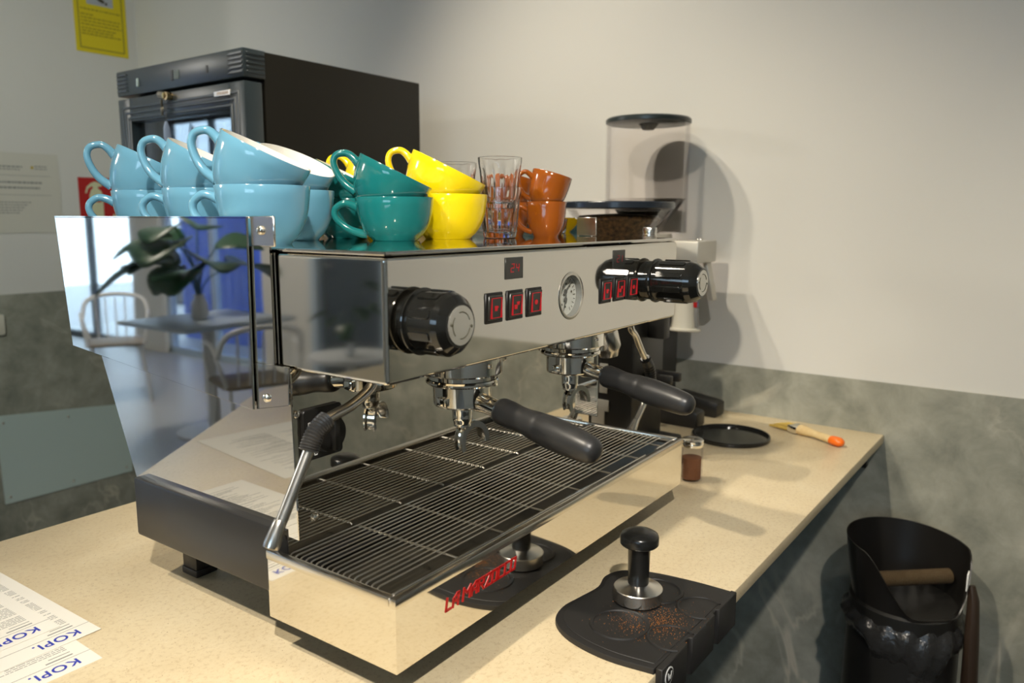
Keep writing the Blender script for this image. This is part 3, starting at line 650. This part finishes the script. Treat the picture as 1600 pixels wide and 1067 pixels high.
for x, y, r in ((.293, -.101, .0325), (.402, -.098, .0325)):
    c = (x-.35, y+.1)
    Geo().lathe([(r+.006, .0088), (r+.005, .0112), (r+.001, .0112), (r, .0096), (r-.0015, .0094)], 48, M4.Translation((*c, 0))).lathe([(0, .0094), (r-.001, .0094)], 40, M4.Translation((*c, 0))).build('recess', RUBBER, t)
for x, y, r in ((.302, -.168, .0290), (.394, -.166, .0290)):
    c = (x-.35, y+.1); g = Geo()
    pts = [(c[0]+r*cos(R(a)), max(c[1]+r*sin(R(a)), -.0995), .0094) for a in range(0, 360, 8)]
    pts = [(c[0]+r*cos(R(a)), c[1]+r*sin(R(a)), .0094) for a in range(-38, 219, 8) if c[1]+r*sin(R(a)) > -.0875]
    g.tube(pts, .0018, 8); g.build('recess_ring', RUBBER, t)
em = Geo().cyl((.2500-.35, -.0888, -.006), (.2500-.35, -.0898, -.006), .0105, n=32).build('emblem', TAG, t)
Geo().cyl((.2500-.35, -.0896, -.006), (.2500-.35, -.0902, -.006), .0090, n=32).build('emblem_disc', RUBBER, em)
g = Geo()
for a, b in (((-.0045, .0045), (-.0022, -.0045)), ((-.0022, -.0045), (0, .001)), ((0, .001), (.0022, -.0045)), ((.0022, -.0045), (.0045, .0045))):
    d = V((b[0]-a[0], 0, b[1]-a[1])).normalized()*.0001; n = V((-d.z, 0, d.x)).normalized()*.0009
    p = V((.250-.35+a[0], 0, -.006+a[1])); q = V((.250-.35+b[0], 0, -.006+b[1]))
    g.prism([(v.x, v.z) for v in (p+n, q+n, q-n, p-n)], 'y', -.0906, -.0900)
g.build('emblem_mark', TAG, em, smooth=False)
g = Geo()
for i in range(900):
    if i < 560: x = random.gauss(.325, .022); y = random.gauss(-.145, .016)
    elif i < 760: x = random.gauss(.30, .018); y = random.gauss(-.105, .016)
    else: x = random.gauss(.345, .04); y = random.gauss(-.13, .03)
    if y < -.198 or y > -.04 or x < .235 or x > .455: continue
    s = random.uniform(.00025, .0008)
    q = [V((x-.35+random.uniform(-s, s), y+.1+random.uniform(-s, s), .0093+random.uniform(0, .0012))) for _ in range(3)]+[V((x-.35, y+.1, .0104+s))]
    vs = g._v(q)
    for f in ((0, 1, 2), (0, 1, 3), (1, 2, 3), (0, 2, 3)): g.face([vs[k] for k in f])
b = g.build('spilled_grounds', mat('orange_brown_grounds', (.36, .13, .02), .9), t, smooth=False); b['kind'] = 'stuff'
t = thing('tamper', 'chrome tamper with black mushroom handle standing on the rubber mat', 'tamper', (.3640, -.0900, Z0+.0112)); t.scale = (1.12, 1.12, 1.12)
Geo().lathe([(0, 0), (.0285, 0), (.0292, .0006), (.0292, .0145), (.0283, .0155), (.0135, .0195), (.0115, .0205), (0, .0205)], 64).build('base', STEEL, t, ang=25)
Geo().lathe([(0, .0200), (.0120, .0200), (.0124, .0215), (.0132, .066), (.0150, .0685), (.0215, .0690), (.0228, .0705), (.0228, .0790), (.0215, .0820), (.0160, .0850), (.008, .0866), (0, .0870)], 56).build('handle', mat('black_anodised', (.012, .012, .011), .24), t)

# ------------------------------------------------------------------ menus
def menu(loc, rz, wd, hh, label, text=True, lines=0, dz=0):
    t = thing('menu_sheet', label, 'menu', loc, rz, 'paper menus on the worktop')
    g = Geo(); n = 6; tp = []; rows = []
    g.box(0, wd, -hh, 0, 0, .0005); g.build('paper', PAPER, t)
    if text:
        me = textmesh('KOPI.', .0205, 1.1); me.materials.append(BLUEINK); o = link('title_print', me, t, smooth=False); o.location = (.018, -.0235, .0007)
    g = Geo(); y = -.038
    random.seed(int(abs(loc[1])*1000))
    g.box(.017, .047, y, y+.0022, .0005, .0007); y -= .007; g.box(.017, .041, y, y+.0012, .0005, .0007); y -= .008
    if text: g.box(.0, wd-.0, -.0305, -.0299, .0005, .0007)
    while y > -hh+.02:
        for x0 in (.017, wd*.52):
            L = random.uniform(.03, wd*.40)
            x = x0
            while x < x0+L:
                wl = random.uniform(.003, .010); g.box(x, min(x+wl, x0+L), y, y+.0011, .0005, .0007); x += wl+.0012
        y -= random.choice((.0042, .0042, .0042, .0095))
    b = g.build('small_print', GINK, t, smooth=False); b['kind'] = 'stuff'
    return t
menu((-.1260, .360, Z0+.0001), R(180), .210, .297, 'paper menu lying undermost and nearest, lower left of the fan')
menu((-.0950, .426, Z0+.0010), R(180+2), .210, .297, 'paper menu in the middle of the fan, its corner sticking furthest right')
menu((-.1230, .472, Z0+.0019), R(180+2.5), .210, .297, 'paper menu on top of the fan, at the left edge of the picture')
menu((-.754, 1.032, Z0+.0001), R(8.2), .30, .38, 'large printed sheet reflected in the lower mirror side of the machine', text=False)

# ------------------------------------------------------------------ fridge
FX, FY0, FY1, FZ = .632, 1.098, 1.676, Z0+.905
t = thing('display_fridge', 'tall black display fridge with glass door in the room corner', 'fridge', (FX, FY0, 0))
fw, fd = FY1-FY0, .60
g = Geo(); th = .03
g.box(.058, fd, 0, th, .06, FZ-.002, .002).box(.058, fd, fw-th, fw, .06, FZ-.002, .002).box(.058, fd, th, fw-th, FZ-th, FZ-.002).box(.058, fd, th, fw-th, .06, .10).box(fd-th, fd, th, fw-th, .1, FZ-th)
g.build('cabinet', FRIDGE, t)
Geo().box(.07, fd-th-.001, th+.001, th+.004, .1, FZ-th-.001).box(.07, fd-th-.001, fw-th-.004, fw-th-.001, .1, FZ-th-.001).box(fd-th-.005, fd-th-.001, th, fw-th, .1, FZ-th-.001).box(.07, fd-th, th, fw-th, FZ-th-.07, FZ-th-.001).build('lining', FIN, t)
for z in (.45, .85, 1.22, 1.52): Geo().box(.09, fd-.05, th+.006, fw-th-.006, z, z+.006).build('shelf', STEEL, t)
hz0, hz1 = FZ-.066, FZ
hd = Geo().box(0, .064, 0, fw, hz0, hz1, .003).build('header', FRAME, t)
for i in range(5):
    z = hz0+.010+i*.0105
    for y0, y1 in ((.004, .062), (fw-.062, fw-.004)): Geo().prism([(y0, z), (y1, z), (y1-(.012 if y0 < .1 else 0), z+.006), (y0+(.012 if y0 > .1 else 0), z+.006)], 'x', -.002, .002, .0008, 1).build('ridge', FRAME, hd)
    Geo().box(.008, .058, -.002, .002, z, z+.006, .0008, 1).build('ridge', FRAME, hd)
Geo().box(-.002, .001, fw*.30-.03, fw*.30+.0, hz0+.022, hz0+.040).build('control_display', mat('grey_display', (.10, .12, .11), .2), hd) if False else Geo().box(-.002, .001, .268, .292, hz0+.020, hz0+.042, .0005, 1).build('thermostat_display', mat('grey_display', (.12, .15, .13), .25), hd)
Geo().box(-.002, .001, .295, .306, hz0+.018, hz0+.044, .0005, 1).build('thermostat_button', BLACKP, hd)
Geo().box(-.003, .001, .462, .472, hz0+.018, hz0+.040, .001, 1).build('light_switch', PLATE, hd)
Geo().box(-.0015, .001, .142, .150, hz0+.022, hz0+.040, .0005, 1).build('switch_mark', BLACKP, hd)
dz1 = hz0-.008; dz0 = .10
dr = thing('x', '', ''); bpy.data.objects.remove(dr)
fr = .062
g = Geo(); g.box(0, .050, 0, fr, dz0, dz1, .003).box(0, .050, fw-fr, fw, dz0, dz1, .003).box(0.0005, .0495, fr, fw-fr, dz1-.062, dz1, .002).box(0.0005, .0495, fr, fw-fr, dz0, dz0+.062, .002)
dr = g.build('door', FRAME, t)
for k, (a, c) in enumerate(((.012, .018), (.026, .032), (.040, .046))):
    g = Geo(); g.box(-.002, .002, fr-a, fr-a+.006, dz0+a, dz1-fr+a+.0, .001, 1).box(-.002, .002, fw-fr+a-.006, fw-fr+a, dz0+a, dz1-fr+a, .001, 1).box(-.002, .002, fr-a+.006, fw-fr+a-.006, dz1-fr+a-.006, dz1-fr+a, .001, 1); g.build('frame_moulding', FRAME, dr)
Geo().box(.020, .024, fr-.004, fw-fr+.004, dz0+.058, dz1-.058).build('door_glass', FPANE, dr)
Geo().box(.051, .057, .012, fw-.012, dz0+.01, dz1-.01).box(.05, .057, .02, fw-.02, dz0+.02, dz0+.03).build('seal', BLACKP, t) if False else None
lk = Geo().cyl((0, .312, dz1-.012), (-.016, .312, dz1-.012), .010, n=24).build('lock', BRASS, dr)
ky = V((-.020, .332, dz1-.014))
Geo().cyl((-.014, .320, dz1-.010), (-.019, .334, dz1-.008), .0095, n=20).build('key_bow', STEEL, lk)
Geo().tube([(-.012, .318, dz1-.016), (-.013, .318, dz1-.075)], .0008, 6).tube([(-.013, .335, dz1-.02), (-.014, .334, dz1-.06)], .0032, 8).sphere((-.014, .334, dz1-.045), .008, (.4, 1, 1.2)).build('keys', mat('dark_key', (.16, .14, .10), .3, .8), lk)
Geo().tube([(-.014, .318, dz1-.075), (-.015, .316, dz1-.090), (-.015, .3145, dz1-.115), (-.015, .314, dz1-.135)], [.003, .009, .0105, .006], 12, flat=.35).build('key_fob', mat('pale_blue_fob', (.30, .38, .52), .35), lk)
lg = Geo().box(-.004, .001, .052, .118, dz1-.030, dz1-.017, .001, 1).build('name_plate', STEEL, dr)
g = Geo()
for i, y in enumerate((.060, .068, .076, .084, .092, .100)): g.box(-.005, -.0035, y, y+.0045, dz1-.027, dz1-.020)
g.build('raised_letters', mat('plate_letters', (.45, .36, .28), .3, .6), lg)
for y, z in ((.05, 0), (fw-.05, 0)):
    for x in (.08, fd-.06): Geo().cyl((x, y, 0), (x, y, .06), .02).build('foot', BLACKP, t)
def bottle(x, y, z, h, r, m, label, cap):
    b = thing('bottle', label, 'bottle', (FX+x, FY0+y, z), 0, 'bottles inside the fridge')
    Geo().lathe([(0, 0), (r*.9, 0), (r, .004), (r, h*.58), (r*.9, h*.66), (r*.42, h*.82), (r*.38, h*.95), (r*.42, h*.955), (r*.42, h*.97), (0, h*.97)], 28).build('glass', m, b)
    Geo().cyl((0, 0, h*.96), (0, 0, h), r*.46, n=20).build('cap', cap, b)
bd = mat('dark_bottle_glass', (.012, .016, .03), .08); bw = mat('milk_white', (.62, .64, .64), .3)
bottle(.16, .25, 1.5262, .172, .044, bd, 'dark round-shouldered bottle behind the fridge glass, right of the key fob', bd)
bottle(.20, .40, 1.5262, .16, .034, bw, 'pale bottle on the fridge shelf, left of the key fob', BLACKP)
bottle(.18, .12, 1.5262, .15, .032, bw, 'pale bottle on the fridge shelf, nearest the door hinge', BLACKP)

# ------------------------------------------------------------------ things on the left wall
def wallthing(name, label, cat, x0, x1, z0, z1, m, th=.0015):
    t = thing(name, label, cat, ((x0+x1)/2, YN-.0005, Z0+(z0+z1)/2)); W, H = x1-x0, z1-z0
    return t, W, H
x0, x1 = 1.213, 1.443
t, W, H = wallthing('warning_notice', 'yellow printed notice high on the left wall beside the corner', 'poster', x0, x1, 1.225, 1.55, YPAP)
Geo().box(-W/2, W/2, -.002, 0, -H/2, H/2).build('sheet', YPAP, t)
g = Geo(); bb = .017
for a in ((-W/2+bb, -W/2+bb+.003, -H/2+bb+.0, H/2-bb), (W/2-bb-.003, W/2-bb, -H/2+bb, H/2-bb), (-W/2+bb, W/2-bb, -H/2+bb, -H/2+bb+.003), (-W/2+bb, W/2-bb, H/2-bb-.003, H/2-bb)): g.box(a[0], a[1], -.0027, -.002, a[2], a[3])
g.build('border_print', INK, t, smooth=False)
pc = Geo().box(-.058, .058, -.0026, -.002, -H/2+.205, H/2-.03).build('picture_panel', mat('grey_picture', (.42, .44, .47), .6), t)
Geo().prism([(-.030, -H/2+.245), (.000, -H/2+.222), (.016, -H/2+.218), (.022, -H/2+.228), (.0, -H/2+.240), (-.02, -H/2+.262)], 'y', -.0032, -.0026).sphere((.028, -.003, -H/2+.2185), .006, (1, .1, 1)).build('dark_mark', INK, pc, smooth=False)
g = Geo(); random.seed(3)
for z, L in ((.183, .18), (.160, .04), (.146, .17), (.132, .16), (.118, .18), (.102, .15), (.090, .13), (.078, .17)):
    x = -W/2+.028
    while x < -W/2+.028+L: 
        k = random.uniform(.006, .02); g.box(x, min(x+k, W/2-.026), -.0026, -.002, -H/2+z-.003, -H/2+z+.003); x += k+.004
b = g.build('notice_print', YINK, t, smooth=False); b['kind'] = 'stuff'
t, W, H = wallthing('fire_extinguisher_sign', 'red square sign with pale extinguisher symbol, behind the blue cups', 'sign', 1.172, 1.402, .455, .682, REDP)
Geo().box(-W/2, W/2, -.002, 0, -H/2, H/2).build('plate', REDP, t)
g = Geo(); cx = -.040
g.prism([(cx-.028, -.095), (cx+.028, -.095), (cx+.030, .035), (cx+.024, .055), (cx+.010, .066), (cx+.010, .074), (cx+.026, .076), (cx+.028, .086), (cx+.004, .095), (cx-.004, .096), (cx-.020, .090), (cx-.040, .072), (cx-.048, .045), (cx-.042, .043), (cx-.034, .064), (cx-.018, .076), (cx-.010, .070), (cx-.022, .058), (cx-.030, .035)], 'y', -.0027, -.002)
g.build('extinguisher_symbol', LUMI, t, smooth=False)
Geo().box(cx-.022, cx+.022, -.0032, -.0026, .005, .022).build('symbol_band', REDP, t)
g = Geo()
for (a, z, s) in ((.045, -.075, 1), (.072, -.04, .8), (.05, .0, .55)):
    g.prism([(a-.020*s, z), (a, z-.012*s), (a+.026*s, z-.006*s), (a+.034*s, z+.026*s), (a+.022*s, z+.016*s), (a+.016*s, z+.042*s), (a+.002*s, z+.018*s), (a-.012*s, z+.030*s)], 'y', -.0027, -.002)
g.build('flame_symbol', LUMI, t, smooth=False)
t, W, H = wallthing('rules_notice', 'pale laminated notice with printed rules at the far left', 'notice', .79, 1.095, .440, .772, LAM)
Geo().box(-W/2, W/2, -.002, 0, -H/2, H/2).build('sheet', LAM, t)
g = Geo(); random.seed(5)
def line(x, z, L, h):
    xe = x+L
    while x < xe: k = random.uniform(.006, .016); g.box(x, min(x+k, xe), -.0025, -.002, z, z+h); x += k+.003
line(-.1, .105, .11, .006); line(-.1, .095, .10, .004); line(.055, .110, .05, .005); line(.055, .100, .05, .004)
g.box(-.13, .115, -.0024, -.002, .072, .0735); g.box(-.13, .115, -.0024, -.002, -.008, -.0065)
line(-.1, .040, .18, .008); line(-.1, .018, .17, .008)
for i in range(5): line(-.13, -.04-i*.011, .16-.012*i, .004)
b = g.build('notice_print', GINK, t, smooth=False); b['kind'] = 'stuff'
Geo().sphere((.046, -.002, .107), .006, (1, .2, 1.1)).build('crest', mat('ochre_crest', (.45, .32, .02), .6), t)
t = thing('access_panel', 'grey screwed metal plate fixed to the marble on the left wall', 'panel', (1.04, YN-.0066, Z0-.52))
Geo().prism([(-.287, .200), (.296, .148), (.272, -.186), (-.282, -.188)], 'y', -.006, 0, .001, 1).build('plate', PLATE, t)
for x, z in ((-.26, .165), (.265, .115), (.245, -.160), (-.26, -.160), (0, .14), (0, -.16)): Geo().sphere((x, -.006, z), .006, (1, .5, 1)).build('screw', STEEL, t)
t = thing('wall_socket', 'white socket on the left wall, cut by the picture edge', 'socket', (.78, YN-.0066, Z0+.063))
Geo().prism(rrect(.085, .085, .008), 'y', -.010, 0, .002).build('cover', WHITEP, t)
Geo().prism(rrect(.058, .058, .006), 'y', -.013, -.010, .001).build('insert', WHITEP, t)

# ------------------------------------------------------------------ knock-out bin
t = thing('knock_bin', 'tall black knock-out bin with flared scoop mouth against the marble wall', 'bin', (1.250, -.287, .004))
g = Geo(); bm = g.bm; n = 64; zt = Z0-.174; rows = []
def hood(r, zf, inner=0):
    row = []
    for i in range(n):
        a = 2*pi*i/n; row.append(bm.verts.new((r(a)*cos(a), r(a)*sin(a), zf(a))))
    return row
FRONT_A = R(222)                                # direction of the cut-out, towards the barista
def da(a): 
    d = abs((a-FRONT_A+pi) % (2*pi)-pi); return d
def zr(a):
    d = da(a); c = max(0, 1-d/R(78)); base_ = zt+.012*cos(a-R(60))
    k = min(1, c/.72); k = k*k*(3-2*k); return base_-.110*k
def rr(a): d = da(a); return .124-.018*max(0, 1-d/R(80))
R_ = [hood(lambda a: .098, lambda a: Z0-.60), hood(lambda a: .100, lambda a: Z0-.33), hood(lambda a: .104+.0*da(a), lambda a: Z0-.295), hood(lambda a: .108+(rr(a)-.108)*.45, lambda a: min(Z0-.24, zr(a)-.008)), hood(rr, zr), hood(lambda a: rr(a)-.003, zr), hood(lambda a: .105+(rr(a)-.108)*.45, lambda a: min(Z0-.24, zr(a)-.008)), hood(lambda a: .100, lambda a: Z0-.295), hood(lambda a: .096, lambda a: Z0-.33), hood(lambda a: .094, lambda a: Z0-.60)]
for a, b in zip(R_, R_[1:]):
    for i in range(n): g.face((a[i], a[(i+1) % n], b[(i+1) % n], b[i]))
bmesh.ops.recalc_face_normals(bm, faces=bm.faces)
g.build('scoop', mat('bin_plastic', (.010, .009, .008), .3), t, ang=50)
Geo().lathe([(0, 0), (.112, 0), (.116, .004), (.110, .60), (.104, .605), (.0, .600)], 48).build('bin_body', BLACKP, t)
kb = V((cos(R(132)), sin(R(132)), 0))
Geo().tube([kb*.098+V((0, 0, Z0-.252)), kb*-.098+V((0, 0, Z0-.252))], .0165, 20).build('knock_bar', COFFEE, t)
Geo().lathe([(0, Z0-.385), (.09, Z0-.39)], 32).build('spent_grounds', COFFEE, t)
# crinkled bag skirt
g = Geo(); bm = g.bm; random.seed(11); n = 90; rows = []
for k in range(9):
    f = k/8; row = []
    for i in range(n):
        a = 2*pi*i/n; d = da(a)
        r = .108+.016*sin(pi*min(1, f*1.2))+.005*f*sin(a*5+2*f)+.003*sin(a*17+5*f)+random.uniform(-.0012, .0012)
        z = Z0-.318-f*(.085+.035*sin(a*2.0+.6)+.014*sin(a*7))
        row.append(bm.verts.new((r*cos(a), r*sin(a), z)))
    rows.append(row)
for a, b in zip(rows, rows[1:]):
    for i in range(n): g.face((a[i], a[(i+1) % n], b[(i+1) % n], b[i]))
bmesh.ops.recalc_face_normals(bm, faces=bm.faces)
g.build('bin_bag', BAG, t, ang=80)
Geo().tube([(-.015, -.122, Z0-.228), (-.022, -.128, Z0-.255), (-.024, -.132, Z0-.34), (-.024, -.136, Z0-.45), (-.015, -.136, Z0-.62)], [.010, .016, .020, .023, .022], 12, flat=.7).build('bin_strap', mat('brown_black_strap', (.028, .016, .009), .5), t)
Geo().box(-.042, -.018, -.117, -.114, Z0-.232, Z0-.196, .001).build('white_label', TAG, t)

# ------------------------------------------------------------------ guest area seen in the mirror sides
t = thing('cafe_table', 'grey-blue cafe table with flowers, mirrored in the machine side', 'table', (-2.45, 3.95, 0))
Geo().box(-.40, .40, -.36, .36, .73, .755, .006).build('table_top', TABLE, t); Geo().cyl((0, 0, .02), (0, 0, .73), .04, n=24).build('leg', WHITEM, t); Geo().lathe([(0, 0), (.24, 0), (.24, .012), (.05, .03), (0, .03)], 40).build('foot', WHITEM, t)
def plant(name, label, x, y, z, sc, seed, nl, cat='plant', lf=1.0, hh=1.0):
    p = thing(name, label, cat, (x, y, z)); rnd = random.Random(seed)
    Geo().lathe([(0, 0), (.045*sc, 0), (.055*sc, .02*sc), (.050*sc, .10*sc), (.030*sc, .14*sc), (.034*sc, .16*sc), (.028*sc, .16*sc), (.024*sc, .14*sc), (.0, .13*sc)], 32).build('vase', mat('white_vase', (.72, .74, .76), .25), p)
    for i in range(nl):
        a = rnd.uniform(0, 6.28); h = rnd.uniform(.22, .72)*sc*hh; o = rnd.uniform(.08, .30)*sc; tip = V((cos(a)*o, sin(a)*o, .14*sc+h))
        st = Geo().tube(smoothpath([(0, 0, .12*sc), (tip.x*.25, tip.y*.25, .14*sc+h*.55), tuple(tip)], 5), .0045*sc, 6).build('stem', LEAF, p)
        L = rnd.uniform(.16, .26)*sc*lf; wd = L*.46; g = Geo(); bm = g.bm; rows = []
        up = V((cos(a), sin(a), rnd.uniform(-.5, .5))).normalized(); sd = V((-sin(a), cos(a), rnd.uniform(-.4, .4))).normalized(); nn = up.cross(sd)
        for k in range(8):
            u = k/7; ww = wd*sin(pi*min(.97, u*.93+.04))**.7; c = tip+up*(L*u)-V((0, 0, 1))*(.35*L*u*u)
            rows.append([bm.verts.new(c-sd*ww+nn*ww*.25), bm.verts.new(c), bm.verts.new(c+sd*ww+nn*ww*.25)])
        for q, r in zip(rows, rows[1:]):
            for k in range(2): g.face((q[k], q[k+1], r[k+1], r[k]))
        lo = g.build('leaf', LEAF, p); so = lo.modifiers.new('thick', 'SOLIDIFY'); so.thickness = .002
    return p
plant('potted_plant', 'leafy stems in a white vase on the cafe table, mirrored in the machine', -2.42, 3.98, .7551, 1.0, 4, 13, lf=1.6, hh=.72)
def chair(x, y, rz, label, seatm):
    c = thing('cafe_chair', label, 'chair', (x, y, 0), R(rz), 'white metal cafe chairs')
    Geo().prism([(u, v) for u, v in rrect(.42, .42, .07)], 'z', .445, .463, .004).build('seat', seatm, c)
    for sx in (-1, 1):
        for sy in (-1, 1): Geo().tube([(sx*.17, sy*.17, .446), (sx*.20, sy*.20, 0.0)], .011, 10).build('leg', WHITEM, c)
        Geo().tube(smoothpath([(sx*.19, .17, .45), (sx*.235, .16, .62), (sx*.23, .02, .68), (sx*.22, -.16, .66), (sx*.19, -.20, .45)], 6), .011, 10).build('arm', WHITEM, c)
    Geo().tube(smoothpath([(-.235, .15, .62), (-.19, .23, .76), (0, .26, .80), (.19, .23, .76), (.235, .15, .62)], 6), .016, 12).build('back_rail', WHITEM, c)
    for k in range(5): Geo().tube([(-.13+k*.065, .19, .46), (-.14+k*.07, .24, .775)], .006, 8).build('back_bar', WHITEM, c)
chair(-2.30, 3.32, 200, 'white metal chair with brown seat nearest the bar, mirrored in the machine', SEAT)
chair(-2.60, 5.35, 30, 'white metal chair by the far window, mirrored in the machine', SEAT)
# low table and vase by the dark door
t = thing('side_table', 'small white round table by the dark door, mirrored in the machine', 'table', (-2.25, 2.45, 0))
Geo().cyl((0, 0, .68), (0, 0, .70), .22, n=48).build('table_top', WHITEM, t); Geo().cyl((0, 0, .02), (0, 0, .68), .022).build('leg', WHITEM, t); Geo().lathe([(0, 0), (.17, 0), (.17, .01), (.03, .025), (0, .025)], 40).build('foot', WHITEM, t)
plant('potted_plant', 'small green plant in a white vase on the round side table', -2.22, 2.42, .7001, .45, 9, 6)
# blue corrugated screen and parked car outside the windows
t = thing('corrugated_screen', 'blue corrugated screen standing outside the window', 'screen', (-4.75, 6.0, -.02))
for i in range(26):
    Geo().prism([(-.07, 0), (-.045, .02), (.045, .02), (.07, 0), (.045, -.012), (-.045, -.012)], 'z', 0, 2.9).xf(M4.Rotation(R(90), 4, 'Z')).build('slat', BLUEP, t, loc=(0, -1.75+i*.14, 0))
c = thing('parked_car', 'dark blue car parked outside, mirrored in the machine side', 'car', (-7.6, 9.9, -.02), R(90))
Geo().prism([(-2.0, .25), (-2.05, .62), (-1.9, .80), (-1.05, .92), (-.55, 1.38), (.75, 1.42), (1.45, .98), (1.95, .88), (2.05, .55), (2.0, .25)], 'y', -.84, .84, .06, 3).build('car_body', CARP, c)
for s in (-1, 1):
    Geo().prism([(-.92, .95), (-.50, 1.32), (.05, 1.34), (.05, .95)], 'y', s*.835-.01, s*.835+.012).build('car_window', CARG, c); Geo().prism([(.12, .95), (.12, 1.34), (.70, 1.35), (1.25, .97)], 'y', s*.835-.01, s*.835+.012).build('car_window', CARG, c)
    for x in (-1.25, 1.25): Geo().cyl((x, s*.70, .31), (x, s*.87, .31), .31, n=32).build('wheel', RUBBER, c)
